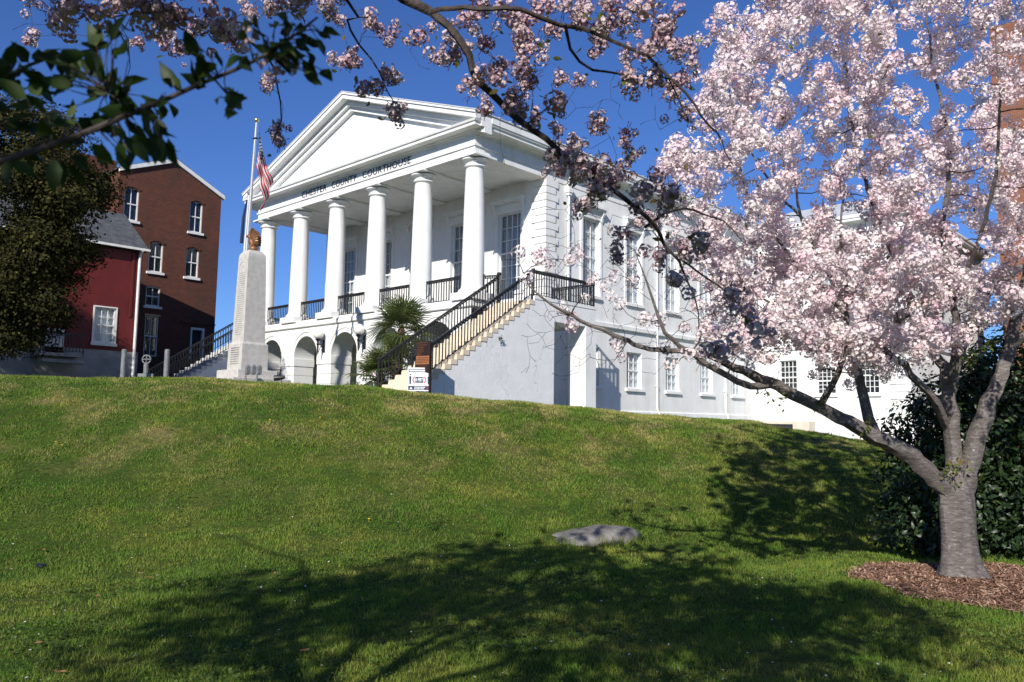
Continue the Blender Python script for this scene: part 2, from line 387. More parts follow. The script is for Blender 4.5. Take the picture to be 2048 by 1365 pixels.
m_mottle('mulch_soil', (0.11, 0.058, 0.038), (0.20, 0.11, 0.075), 16, 0.95, 0.1, 1.0, 40)
m_leaf('mulch_chip', [(0.0, (0.15, 0.080, 0.052)), (0.6, (0.27, 0.155, 0.105)), (1.0, (0.46, 0.33, 0.24))], 0.85, 0.0, 0.2)
m_mottle('dry_leaf', (0.24, 0.11, 0.04), (0.32, 0.17, 0.07), 30, 0.8)
m_mottle('dandelion', (0.75, 0.50, 0.03), (0.8, 0.58, 0.05), 30, 0.8)
# flag: stripes and canton from the flag's own coordinates
t = NT('flag_cloth'); uv = t.N('ShaderNodeUVMap'); uv.uv_map = 'flag'; sp = t.N('ShaderNodeSeparateXYZ'); t.L(uv.outputs[0], sp.inputs[0])
def mth(t, op, a, b=None):
    nd = t.N('ShaderNodeMath', operation=op)
    for i, s in enumerate((a, b)):
        if s is None: continue
        if hasattr(s, 'is_output'): t.L(s, nd.inputs[i])
        else: nd.inputs[i].default_value = s
    return nd.outputs[0]
U_, V_ = sp.outputs[0], sp.outputs[1]
stripe = mth(t, 'LESS_THAN', mth(t, 'FRACT', mth(t, 'MULTIPLY', V_, 6.5)), 0.5)
c = t.mix(stripe, (0.72, 0.70, 0.68), (0.50, 0.008, 0.022))
cant = mth(t, 'MULTIPLY', mth(t, 'LESS_THAN', U_, 0.42), mth(t, 'LESS_THAN', V_, 0.5385))
su = mth(t, 'SUBTRACT', mth(t, 'FRACT', mth(t, 'MULTIPLY', U_, 13.0)), 0.5); sv = mth(t, 'SUBTRACT', mth(t, 'FRACT', mth(t, 'MULTIPLY', V_, 9.0)), 0.5)
rr = mth(t, 'ADD', mth(t, 'MULTIPLY', su, su), mth(t, 'MULTIPLY', sv, sv))
star = mth(t, 'LESS_THAN', rr, 0.075)
c = t.mix(cant, c, t.mix(star, (0.008, 0.014, 0.055), (0.66, 0.65, 0.63)))
t.col(c).rough(0.75, 0.2)
tl = t.N('ShaderNodeBsdfTranslucent'); t.L(c, tl.inputs[0]); mx = t.N('ShaderNodeMixShader'); mx.inputs[0].default_value = 0.25
t.L(t.b.outputs[0], mx.inputs[1]); t.L(tl.outputs[0], mx.inputs[2]); t.L(mx.outputs[0], t.out.inputs[0])
m_mottle('navy_cloth', (0.010, 0.018, 0.06), (0.016, 0.028, 0.08), 6, 0.8)

# ------------------------------------------------------------------ ground
E1 = np.array([0.645, 0.764]); E2 = np.array([-0.764, 0.645]); O_ = np.array([3.18, -16.74])
_zs = [-80, 0, 4.5, 7.9, 10.6, 13.5, 16.6, 18.9, 22, 28, 80]
_zz = [-4.22, -4.30, -4.31, -4.46, -4.63, -4.84, -5.06, -5.40, -5.9, -6.3, -6.45]
def sn(x, y): 
    return (x-O_[0])*E1[0]+(y-O_[1])*E1[1], (x-O_[0])*E2[0]+(y-O_[1])*E2[1]
def gz(x, y):
    x = np.asarray(x, float); y = np.asarray(y, float)
    s, n = sn(x, y); zc = np.interp(s, _zs, _zz)
    n = n + 0.5*np.exp(-((s-7.0)/3.0)**2)
    t = np.clip((n+8.6)/8.6, 0, 1); h = t*t*(3-2*t)
    z = -6.7+(zc+6.7)*h
    z = z - 0.012*np.clip(n, 0, 25)
    w = 0.020*np.sin(1.7*x+0.6*y)+0.018*np.sin(-0.9*x+1.5*y+1.3)+0.012*np.sin(3.1*x+2.2*y)+0.008*np.sin(5.3*x-4.1*y)
    return z+w*np.clip(1.2-0.02*np.abs(n), 0.2, 1)
sa = np.unique(np.concatenate([np.linspace(-420, -20, 22), np.linspace(-20, -6, 24), np.linspace(-6, 28, 150), np.linspace(28, 60, 28), np.linspace(60, 460, 20)]))
na = np.unique(np.concatenate([np.linspace(-420, -30, 18), np.linspace(-30, -18, 14), np.linspace(-18, 3, 110), np.linspace(3, 60, 60), np.linspace(60, 460, 20)]))
SS, NN = np.meshgrid(sa, na, indexing='ij')
GX = O_[0]+SS*E1[0]+NN*E2[0]; GY = O_[1]+SS*E1[1]+NN*E2[1]; GZ = gz(GX, GY)
gv = np.stack([GX.ravel(), GY.ravel(), GZ.ravel()], 1); nb = len(na)
ii, jj = np.meshgrid(np.arange(len(sa)-1), np.arange(nb-1), indexing='ij')
q0 = (ii*nb+jj).ravel(); gf = np.stack([q0, q0+nb, q0+nb+1, q0+1], 1)
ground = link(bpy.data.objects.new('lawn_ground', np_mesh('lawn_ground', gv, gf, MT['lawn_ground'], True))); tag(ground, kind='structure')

# ------------------------------------------------------------------ courthouse
XL, YB, YW, XW = -16.95, 4.39, 24.4, 8.65      # left end, portico back wall, wing front, wing corner
ZG, ZD = -5.3, -0.30                            # foot of walls, portico deck
WP, TP = MT['white_paint'], MT['trim_paint']
CH = thing('courthouse', (-8.475, 0, -4.6), 'white columned courthouse with pediment, arcade and twin outside stairs on top of the lawn', 'courthouse')
def local(kind, off):
    """(along the wall, inward, up) -> world, for walls facing -Y ('S') or +X ('E')"""
    if kind == 'S': return Matrix(((1,0,0,0),(0,1,0,off),(0,0,1,0),(0,0,0,1)))
    return Matrix(((0,-1,0,off),(1,0,0,0),(0,0,1,0),(0,0,0,1)))
def wall_panel(mb, u0, u1, z0, z1, ops, depth=0.28):
    us = sorted({u0, u1, *[o[0] for o in ops], *[o[1] for o in ops]}); zs = sorted({z0, z1, *[o[2] for o in ops], *[o[3] for o in ops]})
    for a, b in zip(us, us[1:]):
        for c, d in zip(zs, zs[1:]):
            mu, mz = (a+b)/2, (c+d)/2
            if any(o[0] < mu < o[1] and o[2] < mz < o[3] for o in ops): continue
            mb.quad((a,0,c),(b,0,c),(b,0,d),(a,0,d))
    for a, b, c, d in ops:
        mb.quad((a,0,c),(a,depth,c),(a,depth,d),(a,0,d)); mb.quad((b,0,c),(b,0,d),(b,depth,d),(b,depth,c))
        mb.quad((a,0,c),(b,0,c),(b,depth,c),(a,depth,c)); mb.quad((a,0,d),(a,depth,d),(b,depth,d),(b,0,d))
PANE = {}
def pane_mesh(w, h):
    k = (round(w, 3), round(h, 3))
    if k not in PANE: PANE[k] = MB().box(-w/2, w/2, -0.004, 0.004, -h/2, h/2).mesh('pane', MT['glass'])
    return PANE[k]
def window(parent, kind, off, u0, u1, z0, z1, depth=0.2, cols=3, rows=(3, 3), fmat=None, back='blind', sill=True, hood=0, surround=0.0, fw=0.06, name='window', arch=False, sillmat=None):
    """sash window standing in a wall opening: frame with panes, backing, sill, hood"""
    M = local(kind, off); fmat = fmat or TP
    w = MB(M); w.box(u0, u0+fw, depth-0.10, depth, z0, z1); w.box(u1-fw, u1, depth-0.10, depth, z0, z1)
    w.box(u0+fw, u1-fw, depth-0.099, depth, z0, z0+fw*1.3); w.box(u0+fw, u1-fw, depth-0.099, depth, z1-fw, z1)
    nS = len(rows); zi0, zi1 = z0+fw*1.3, z1-fw; tot = sum(rows); rh = (zi1-zi0)/tot; ui0, ui1 = u0+fw, u1-fw; cw = (ui1-ui0)/cols
    b = 0.032 if fw > 0.055 else 0.03; k = 0
    for s, r in enumerate(rows):
        yy = depth-0.045-0.03*(nS-1-s)*0; 
        for i in range(r):
            k += 1
            if k < tot: 
                th = b if i < r-1 else 0.075
                w.box(ui0+0.001, ui1-0.001, depth-(0.075 if i < r-1 else 0.092), depth-0.02, zi0+rh*k-th/2, zi0+rh*k+th/2)
    for j in range(1, cols): w.box(ui0+cw*j-b/2, ui0+cw*j+b/2, depth-0.078, depth-0.022, zi0+0.001, zi1-0.001)
    if surround:
        s = surround; w.box(u0-s, u0-0.002, -0.05, 0.02, z0-0.0, z1+s); w.box(u1+0.002, u1+s, -0.05, 0.02, z0-0.0, z1+s); w.box(u0-0.001, u1+0.001, -0.052, 0.02, z1+0.002, z1+s-0.001)
    wo = w.build(name, fmat, parent)
    pm = pane_mesh(cw-b, rh-b)
    for j in range(cols):
        for k in range(tot):
            inst('pane', pm, wo, M @ T(ui0+cw*(j+0.5), depth-0.05, zi0+rh*(k+0.5)))
    MB(M).box(u0+0.004, u1-0.004, depth+0.05, depth+0.07, z0+0.004, z1-0.004).build('shade' if back.startswith('blind') else 'dark_interior', MT[back], wo)
    if sill: MB(M).bbox(u0-0.12, u1+0.12, -0.12, depth-0.10, z0-0.15, z0-0.002, 0.015).build('sill', sillmat or fmat, wo)
    if hood:
        h = MB(M); s = max(surround, 0.16)
        h.box(u0-s-0.10, u1+s+0.10, -0.30, 0.02, z1+s+0.33, z1+s+0.42); h.box(u0-s-0.06, u1+s+0.06, -0.24, 0.02, z1+s+0.25, z1+s+0.33)
        h.box(u0-s, u1+s, -0.08, 0.02, z1+s+0.003, z1+s+0.25)
        h.build('hood', TP, wo)
        d = MB(M); n = int((u1-u0+2*s)/0.11)
        for i in range(n):
            ua = u0-s+(i+0.25)*(u1-u0+2*s)/n; d.box(ua, ua+0.055, -0.15, -0.081, z1+s+0.17, z1+s+0.249)
        tag(d.build('dentil_row', TP, wo), kind='stuff')
        for ua in (u0-s-0.04, u1+s-0.10):
            q = MB(M); q.prism([(-0.22, z1+s+0.249), (-0.20, z1+s+0.12), (-0.10, z1+s-0.05), (-0.051, z1+s-0.25), (0.0, z1+s-0.25), (0.0, z1+s+0.249)], 'x', ua, ua+0.14)
            q.build('hood_bracket', TP, wo)
    return wo
# --- arcade below the portico
bays = [-2.055-3.22*k for k in range(5)]; cols_x = [-0.445-3.22*k for k in range(6)]
RA, ZS, ZB, TH = 1.03, -2.09, -0.62, 1.15
aw = MB()
def aw_strip(xs_, zs_):
    for i in range(len(xs_)-1):
        a, b, c, d = xs_[i], xs_[i+1], zs_[i], zs_[i+1]
        aw.quad((a,0,c),(b,0,d),(b,0,ZB),(a,0,ZB)); aw.quad((a,TH,c),(a,TH,ZB),(b,TH,ZB),(b,TH,d))
        aw.quad((a,0,c),(a,TH,c),(b,TH,d),(b,0,d))
for bx_ in bays:
    an = np.linspace(math.pi, 0, 25); aw_strip([bx_+RA*math.cos(a) for a in an], [ZS+RA*math.sin(a) for a in an])
edges = [XL]+[v for bx_ in reversed(bays) for v in (bx_-RA, bx_+RA)]+[0.0]
for i in range(0, len(edges), 2):
    a, b = edges[i], edges[i+1]; aw.quad((a,0,ZS),(b,0,ZS),(b,0,ZB),(a,0,ZB)); aw.quad((a,TH,ZS),(a,TH,ZB),(b,TH,ZB),(b,TH,ZS)); aw.quad((a,0,ZS),(a,TH,ZS),(b,TH,ZS),(b,0,ZS))
arc = aw.build('arcade_wall', WP, CH)
ring = MB()
for bx_ in bays:
    for r0, r1, p in ((RA+0.20, RA+0.30, 0.035), (RA+0.002, RA+0.06, 0.02)):
        n = 28; vs = []; fs = []
        for i in range(n+1):
            a = math.pi*(1-i/n)
            for r_, y_ in ((r0,0.01),(r0,-p),(r1,-p),(r1,0.01)): vs.append((bx_+r_*math.cos(a), y_, ZS+r_*math.sin(a)))
        for i in range(n):
            for j in range(3): fs.append((i*4+j, i*4+4+j, i*4+5+j, i*4+1+j))
        ring.add(vs, fs)
ring.build('archivolt', TP, arc)
zc_ = [-2.09, -2.50, -2.95, -3.43, -3.92, -4.41, -5.2]
for i in range(0, len(edges), 2):
    a, b = edges[i], edges[i+1]
    pier = MB().box(a+0.045, b-0.045, 0.045, TH-0.045, -5.2, -2.12).build('pier', WP, CH)
    for k in range(6):
        p = 0.03 if k == 0 else 0.0
        MB().bbox(a-p, b+p, -p-0.002, TH+p, zc_[k+1]+0.012, zc_[k]-0.004 if k else zc_[k]-0.003, 0.022).build('rustic_block', WP, pier)
# end walls of the arcade, back wall, floor, ceiling
for xa, xb in ((-0.4, -0.03), (XL+0.03, XL+0.4)): MB().box(xa, xb, TH+0.01, YB, -5.2, ZB).build('arcade_end_wall', WP, CH)
m = MB(local('S', YB)); wall_panel(m, XL+0.41, -0.41, -5.2, ZB-0.02, [(x-0.6, x+0.6, -4.7, -2.2) for x in bays[1:4]], 0.25); ab = m.build('arcade_back_wall', WP, CH)
for x in bays[1:4]: 
    dr = MB().box(x-0.59, x+0.59, YB+0.2, YB+0.24, -4.7, -2.21).build('door', MT['trim_paint'], CH); MB().box(x-0.4, x+0.4, YB+0.17, YB+0.199, -3.6, -2.5).build('pane', MT['glass'], dr)
MB().box(XL+0.41, -0.41, TH+0.02, YB-0.01, ZB-0.10, ZB-0.02).build('arcade_ceiling', WP, CH)
MB().box(XL+0.05, -0.05, 0.05, YB-0.02, -5.2, -4.72).build('arcade_floor', MT['deck'], CH)
# --- belt course, deck, plinth blocks
wing_path = [(XL, YW), (XL, 0), (0, 0), (0, YW), (XW, YW), (XW, 40)]
MB().sweep(wing_path, [(-0.3, -0.615), (0.06, -0.615), (0.10, -0.58), (0.10, -0.40), (0.05, -0.36), (-0.3, -0.36)]).build('belt_course', TP, CH)
MB().box(XL+0.06, -0.06, 0.06, YB-0.01, -0.60, ZD).build('portico_deck', MT['deck'], CH)
MB().sweep([(XL, YB), (XL, 0), (0, 0), (0, YB)], [(-0.5, -0.359), (0.0, -0.359), (0.0, -0.25), (-0.5, -0.25)]).build('deck_edge', TP, CH)
# --- columns
prof = [(0.60,0.0),(0.60,0.07),(0.57,0.12),(0.50,0.17),(0.475,0.24),(0.462,0.34)]
for i in range(1, 9):
    tt = i/8; prof.append((0.462-0.085*(0.35*tt+0.65*tt*tt), 0.34+(5.10-0.34)*tt))
prof += [(0.385,5.12),(0.44,5.15),(0.465,5.19),(0.44,5.23),(0.40,5.25),(0.40,5.31),(0.43,5.33),(0.43,5.35)]
sh_m = MB().lathe(prof, n=40).mesh('column', TP, 30)
cap = MB(); cap.lathe([(0.43,5.351),(0.47,5.37),(0.47,5.39),(0.42,5.40),(0.44,5.48),(0.40,5.515)], n=32)
for k in range(4):
    a = k*math.pi/2; cap.ball((0.37*math.cos(a), 0.37*math.sin(a), 5.445), 0.36, 18, 10, (0.64 if k%2==0 else 1.0, 1.0 if k%2==0 else 0.64, 0.22))
cap_m = cap.mesh('capital', TP, 40)
aba_m = MB().bbox(-0.64, 0.64, -0.62, 0.64, 5.515, 5.598, 0.012).mesh('abacus', TP)
pl_m = MB().bbox(-0.66, 0.66, -0.62, 0.62, -0.30, -0.002, 0.015).mesh('plinth', TP)
for x in cols_x:
    co_ = inst('column', sh_m, CH, T(x, 0.455, 0)); 
    inst('capital', cap_m, co_, T(x, 0.455, 0)); inst('abacus', aba_m, co_, T(x, 0.455, 0)); inst('plinth', pl_m, co_, T(x, 0.455, 0.0))
# --- entablature
full = [(XL, YW+10), (XL, 0), (0, 0), (0, YW), (XW, YW), (XW, 40)]
MB().sweep([(XL, YB+0.5), (XL, 0), (0, 0), (0, YB+0.5)], [(-0.86, 5.60), (0, 5.60), (0, 5.92), (-0.86, 5.92)]).build('architrave', TP, CH)
MB().sweep([(0, YB+0.5), (0, YW), (XW, YW), (XW, 40)], [(-0.3, 5.60), (0, 5.60), (0, 5.92), (-0.3, 5.92)]).build('architrave', TP, CH)
MB().sweep(full, [(-0.3, 5.921), (0.06, 5.921), (0.06, 6.00), (-0.3, 6.00)]).build('taenia', TP, CH)
MB().sweep(full, [(-0.3, 6.001), (0, 6.001), (0, 6.37), (-0.3, 6.37)]).build('frieze', TP, CH)
MB().sweep(full, [(-0.3, 6.371), (0.05, 6.371), (0.05, 6.41), (0.10, 6.415), (0.10, 6.455), (0.17, 6.46), (0.22, 6.52), (-0.3, 6.52)]).build('bed_molding', TP, CH)
MB().sweep(full, [(-0.3, 6.521), (0.55, 6.521), (0.55, 6.64), (0.61, 6.66), (0.64, 6.74), (-0.3, 6.74)]).build('cornice', TP, CH)
m = MB(); m.box(XL+0.87, -0.87, 0.87, YB, 5.70, 5.80); m.build('portico_ceiling', WP, CH)
for k in range(1, 5): MB().box(cols_x[k]-0.35, cols_x[k]+0.35, 0.87, YB-0.02, 5.60, 5.699).build('ceiling_beam', WP, CH)
# lettering
for word, xa, xb_ in (('CHESTER', -12.63, -10.45), ('COUNTY', -10.0, -7.98), ('COURTHOUSE', -7.50, -4.03)):
    fc = bpy.data.curves.new('inscription', 'FONT'); fc.body = word; fc.size = 0.45; fc.extrude = 0.012; fc.offset = 0.001; fc.align_x = 'CENTER'; fc.space_character = 1.12
    tmp = bpy.data.objects.new('tmp', fc); COL.objects.link(tmp); bpy.context.view_layer.update()
    tm = bpy.data.meshes.new_from_object(tmp); tw = tmp.dimensions.x; bpy.data.objects.remove(tmp)
    tm.materials.clear(); tm.materials.append(MT['lead_letter'])
    inst('inscription', tm, CH, T((xa+xb_)/2, -0.014, 6.045) @ Matrix.Rotation(math.pi/2, 4, 'X') @ Matrix.Diagonal(((xb_-xa)/tw, 1.0, 1, 1)))
# --- pediment
xm, xr_, xl_ = XL/2, 0.64, XL-0.64
def rake_z(x, z0): return z0+0.3575*(xr_-x) if x >= xm else z0+0.3575*(x-xl_)
def rake(mb, z0, th, y0, y1, ex=0.0):
    for xe in (xr_+ex, xl_-ex):
        zb, zm = rake_z(xe, z0), rake_z(xm, z0)
        pts = [(xe, zb), (xm, zm), (xm, zm+th), (xe, zb+th)]
        mb.prism(pts if xe > xm else pts[::-1], 'y', y0, y1)
ped = MB().prism([(XL+0.1, 6.60), (-0.1, 6.60), (xm, rake_z(xm, 6.5))], 'y', 0.10, 0.35).build('tympanum', WP, CH)
m = MB(); rake(m, 6.745, 0.20, -0.60, 0.30); m.build('raking_cornice', TP, CH)
m = MB(); rake(m, 6.947, 0.09, -0.66, 0.30); m.build('raking_cyma', TP, CH)
m = MB(); rake(m, 6.50, 0.243, -0.26, 0.30); m.build('raking_bed_molding', TP, CH)
m = MB(); rake(m, 6.28, 0.218, -0.10, 0.30); m.build('raking_fillet', TP, CH)
m = MB(); rake(m, 7.04, 0.05, -0.68, YW+2.0, 0.06); rf = m.build('roof', MT['roof_metal'], CH)
for xs_, sg in ((0.0, 1), (XL, -1)):
    xa, xb_ = sorted((xs_-0.25*sg, xs_+0.66*sg)); MB().box(xa, xb_, 0.301, YW+1.9, 6.741, 7.02).build('eaves_gutter', TP, CH)
sm = MB()
for yk in np.arange(0.2, YW+1.9, 0.6):
    for xe in (xr_, xl_):
        sm.bar((xe, yk, rake_z(xe, 7.112)), (xm, yk, rake_z(xm, 7.112)), 0.03, 0.045)
sm.build('standing_seam', MT['roof_metal'], rf)
m = MB(); m.sweep([(XW+0.5, 40), (XW+0.5, YW-0.5), (0.6, YW-0.5)][::-1], [(-0.4, 6.741), (0.12, 6.741), (0.12, 6.85), (-0.4, 6.85)]); m.build('wing_gutter', TP, CH)
m = MB(); m.add([(0.0,YW-0.5,6.86),(XW+0.5,YW-0.5,6.86),(XW+0.5,40,6.86),(0.0,40,6.86),(0.0,YW+4.5,9.0),(4.2,YW+4.5,9.0),(4.2,40,9.0),(0,40,9.0)], [(0,1,5,4),(1,2,6,5),(4,5,6,7)]); m.build('wing_roof', MT['roof_metal'], CH)
# --- body walls
up_y = [6.98+3.47*k for k in range(5)]
ops_e = [(y, y+1.30, 0.80, 4.42) for y in up_y]+[(y, y+1.28, -3.38, -1.62) for y in [7.02+3.47*k for k in range(5)]]
m = MB(local('E', -0.03)); wall_panel(m, YB, YW+0.5, ZG-1.4, 5.62, ops_e, 0.26); side_wall = m.build('wall', WP, CH)
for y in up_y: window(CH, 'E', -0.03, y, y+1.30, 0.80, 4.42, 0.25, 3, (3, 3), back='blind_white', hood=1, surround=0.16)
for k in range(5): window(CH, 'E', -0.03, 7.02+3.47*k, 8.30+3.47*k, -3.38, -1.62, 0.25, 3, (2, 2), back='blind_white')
win_x = [-2.2, -5.40, -8.475, -11.5, -14.7]
ops_s = [(x-0.72, x+0.72, 0.35 if x == -8.475 else 0.75, 4.42) for x in win_x]
m = MB(local('S', YB)); wall_panel(m, XL+0.03, -0.03, -0.62, 5.70, ops_s, 0.26); front_wall = m.build('wall', WP, CH)
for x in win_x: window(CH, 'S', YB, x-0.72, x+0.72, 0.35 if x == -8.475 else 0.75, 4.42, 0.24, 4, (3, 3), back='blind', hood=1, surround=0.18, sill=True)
for x in win_x: MB().box(x-0.9, x+0.9, YB-0.06, YB+0.01, ZD+0.005, 0.34 if x == -8.475 else 0.598).build('window_apron', TP, CH)
m = MB(); m.box(XL+0.02, XL+0.2, YB+0.02, YW, ZG-1.4, 5.6); m.build('wall', WP, CH)
# base course along the side wall and the wing
MB().sweep([(-0.03, YB+0.4), (-0.03, YW), (XW, YW), (XW, 40)], [(-0.1, ZG-2.0), (0.06, ZG-2.0), (0.06, -4.52), (0.02, -4.47), (-0.1, -4.47)]).build('base_course', WP, CH)
# quoins
def quoins(parent, cx_, cy_, z0, z1, n, la, lb):
    h = (z1-z0)/n
    for k in range(n):
        a, b = (la, lb) if k % 2 == 0 else (lb, la)
        MB().bbox(cx_-a, cx_+0.06, cy_-0.06, cy_+b, z0+k*h+0.018, z0+(k+1)*h-0.018, 0.012).build('quoin', TP, parent)
quoins(front_wall, -0.03, YB, ZD+0.12, 5.595, 18, 0.80, 0.62)
m = MB(local('S', YW)); ops_w = [(1.25, 2.32, -3.24, -1.2), (5.92, 6.98, -3.24, -1.2), (3.5, 4.6, -3.24, -1.7), (1.25, 2.32, 1.0, 4.2), (5.92, 6.98, 1.0, 4.2), (3.5, 4.6, 1.0, 4.2), (3.52, 4.60, -6.1, -4.84)]
wall_panel(m, -0.02, XW-0.02, -8.0, 5.62, ops_w, 0.26); wing_wall = m.build('wing_wall', WP, CH)
for o in ops_w: window(CH, 'S', YW, o[0], o[1], o[2], o[3], 0.22, 4, (2, 2) if o[2] < -4 else (3, 3), back='dark_room' if o[2] < 0 else 'blind', sill=o[2] > -4, fw=0.055)
quoins(wing_wall, XW-0.02, YW, -4.4, -0.7, 9, 1.05, 0.75); quoins(wing_wall, XW-0.02, YW, -0.30, 5.595, 14, 1.05, 0.75)
m = MB(local('E', XW-0.03)); wall_panel(m, YW+0.0, 40, -8.0, 5.62, [], 0.2); m.build('wing_side_wall', WP, CH)
# tan basement entrance against the wing
ent = MB(); ent.box(0.10, 3.40, YW-0.9, YW-0.065, -8, -4.80); ent.build('entrance_block', MT['tan_block'], CH)
m = MB(); m.box(0.36, 2.42, YW-0.93, YW-0.901, -7.6, -4.98); dr = m.build('entrance_door', MT['iron'], CH)
for k in range(3): MB().box(0.44+0.66*k, 1.02+0.66*k, YW-0.945, YW-0.931, -7.5, -5.12).build('pane', MT['glass'], dr)
# downspouts
for y in (5.86, 13.02, 20.03):
    d = MB(); d.tube([(0.075, y, 5.15), (0.075, y, -4.30), (0.075, y+0.02, -4.40), (0.17, y+0.05, -4.62), (0.17, y+0.05, -6.6)], 0.055, 8)
    d.tube([(0.075, y, 5.60), (0.09, y, 5.95), (0.33, y, 6.3), (0.5, y, 6.52)], 0.05, 8)
    do = d.build('downspout', TP, CH, True)
    h = MB(); h.box(-0.02, 0.20, y-0.14, y+0.14, 5.25, 5.60); h.box(0.0, 0.17, y-0.10, y+0.10, 5.13, 5.249); h.build('leader_head', TP, do)
    for z in (4.0, 1.5, -1.2, -3.2): MB().box(-0.02, 0.14, y-0.075, y+0.075, z, z+0.05).build('pipe_strap', TP, do)
# --- railings
IR = MT['iron']
bal_m = MB().box(-0.015, 0.015, -0.015, 0.015, 0.0, 1.0).mesh('baluster', IR)
def railing(parent, a, b, h0, h1, step, name='railing', posts=True, curve=0):
    """railing from a to b (points on the walking line), from h0 to h1 above it"""
    a = Vector(a); b = Vector(b); L = (Vector((b.x, b.y, 0))-Vector((a.x, a.y, 0))).length
    up = lambda p, h: (p.x, p.y, p.z+h)
    m = MB(); m.bar(up(a, h1), up(b, h1), 0.075, 0.05); m.bar(up(a, h1-0.10), up(b, h1-0.10), 0.02, 0.025); m.bar(up(a, h0), up(b, h0), 0.03, 0.025)
    o = m.build(name, IR, parent); n = max(2, int(round(L/step)))
    for i in range(n+1):
        p = a.lerp(b, i/n); inst('baluster', bal_m, o, T(p.x, p.y, p.z+h0) @ Matrix.Diagonal((1, 1, h1-h0-0.01, 1)))
    if posts:
        for p in (a, b):
            q = MB(); q.bar(up(p, -0.12), up(p, h1+0.02), 0.045); q.ball(up(p, h1+0.05), 0.045, 8, 6); q.build('post', IR, o)
    sc = MB()                              # small scroll collars under the handrail
    for i in range(n):
        p = a.lerp(b, (i+0.5)/n); sc.ball(up(p, h1-0.06), 0.036, 6, 4)
    tag(sc.build('scroll_band', IR, o), kind='stuff')
    return o
for bx_ in bays: railing(CH, (bx_-1.02, 0.28, -0.20), (bx_+1.02, 0.28, -0.20), 0.03, 0.93, 0.155, posts=False)
def stairs(sx, x_in, x_out, stone, wallmat):
    """outside stair rising along +Y to the portico deck; sx mirrors it to the other end"""
    X = (lambda x: x) if sx > 0 else (lambda x: XL-x)
    def bx(m, x0, x1, *r): 
        a, b = sorted((X(x0), X(x1))); return m.box(a, b, *r)
    n, tr_, ri, y0 = 25, 0.28, 0.18, 0.90
    st = bx(MB(), x_in+0.03, x_out-0.03, -6.4, 0.6, -5.4, -4.85); st = st.build('stair_wall', wallmat, CH)
    m = MB(); pts = [(2.10, -5.4), (2.10, -0.50)]
    for k in range(n):
        pts += [(y0-tr_*k+0.02, -0.302-ri*(k+1)), (y0-tr_*(k+1)+0.03, -0.302-ri*(k+1))]
    pts += [(y0-tr_*n+0.03, -5.4)]
    a, b = sorted((X(x_in+0.02), X(x_out-0.02))); m.prism(pts, 'x', a, b); m.build('stair_body', wallmat, CH)
    for k in range(n):
        zt = -0.30-ri*(k+1); j = 0.006*math.sin(k*2.3)
        a, b = sorted((X(x_in-j), X(x_out+j))); MB().bbox(a, b, y0-tr_*(k+1)-0.02, y0-tr_*k+0.015, zt-ri+0.004, zt-0.001*(k%2), 0.012).build('step', stone, CH)
    sl = MB(); bx(sl, 0.06, x_out-0.021, 0.93, 4.75, -1.18, -0.43); bx(sl, 0.12, x_out, 0.92, 4.76, -0.429, ZD-0.004); sl.build('landing', wallmat if sx < 0 else MT['old_paint'], CH)
    bx(MB(), 1.69, x_out-0.002, 4.07, 4.748, -6.2, -1.182).build('landing_pillar', WP, CH)
    for xr in (x_in+0.07, x_out-0.09):
        railing(CH, (X(xr), y0-tr_*(n-1)+0.9, -0.30-ri*(n-1)+0.58), (X(xr), y0-0.05, -0.33), 0.10, 0.98, 0.145, 'stair_railing')
    railing(CH, (X(x_out-0.09), y0+0.05, ZD), (X(x_out-0.09), 4.70, ZD), 0.06, 0.98, 0.15, 'landing_railing')
    railing(CH, (X(x_out-0.12), 4.70, ZD), (X(0.12), 4.70, ZD), 0.06, 0.98, 0.15, 'landing_railing')
    railing(CH, (X(x_in+0.02), y0-0.05, ZD), (X(0.02), 0.62, ZD), 0.06, 0.98, 0.14, 'landing_railing')
    if sx > 0:
        nw = MB(); nw.lathe([(0.10,0),(0.10,0.03),(0.085,0.04)], (x_in+0.10, y0-0.05, ZD+0.0), 12)
        for k in range(6):
            a = k*math.pi/3; nw.bar((x_in+0.10+0.075*math.cos(a), y0-0.05+0.075*math.sin(a), ZD), (x_in+0.10+0.075*math.cos(a), y0-0.05+0.075*math.sin(a), ZD+1.0), 0.02)
        nw.ball((x_in+0.10, y0-0.05, ZD+1.04), 0.11, 10, 6, (1,1,0.6)); nw.build('newel', IR, CH)
stairs(1, 0.55, 2.50, MT['stair_stone'], MT['old_paint'])
stairs(-1, 0.55, 2.50, MT['grey_step'], MT['white_paint'])
# globe lamps between the arches
def wall_lamp(x, label):
    z = -1.08; L_ = thing('wall_lamp', (x, -0.02, z-0.9), label, 'lamp', 'globe lamps on the arcade')
    g = MB(); g.ball((x, -0.36, z), 0.25, 20, 14); g.build('globe', MT['globe'], L_, True)
    b = MB(); b.lathe([(0.13,-0.27),(0.16,-0.25),(0.10,-0.30),(0.05,-0.36),(0.045,-0.44),(0.09,-0.48),(0.05,-0.52),(0.04,-0.70),(0.02,-0.98)][::-1], (x, -0.36, z), 14); b.build('lamp_cup', IR, L_, True)
    a = MB(); a.bar((x, -0.36, z-0.5), (x, -0.04, z-0.50), 0.05); a.tube([(x, -0.33, z-0.9), (x, -0.22, z-0.62), (x, -0.06, z-0.56)], 0.02, 6); a.build('arm', IR, L_)
    w = MB(); w.bbox(x-0.09, x+0.09, -0.045, -0.003, z-0.85, z-0.25, 0.01); w.build('wall_plate', IR, L_)
wall_lamp(-10.12, 'white globe wall lamp on black bracket between the two leftmost open arches')
wall_lamp(-6.90, 'white globe wall lamp on black bracket beside the palm fronds')

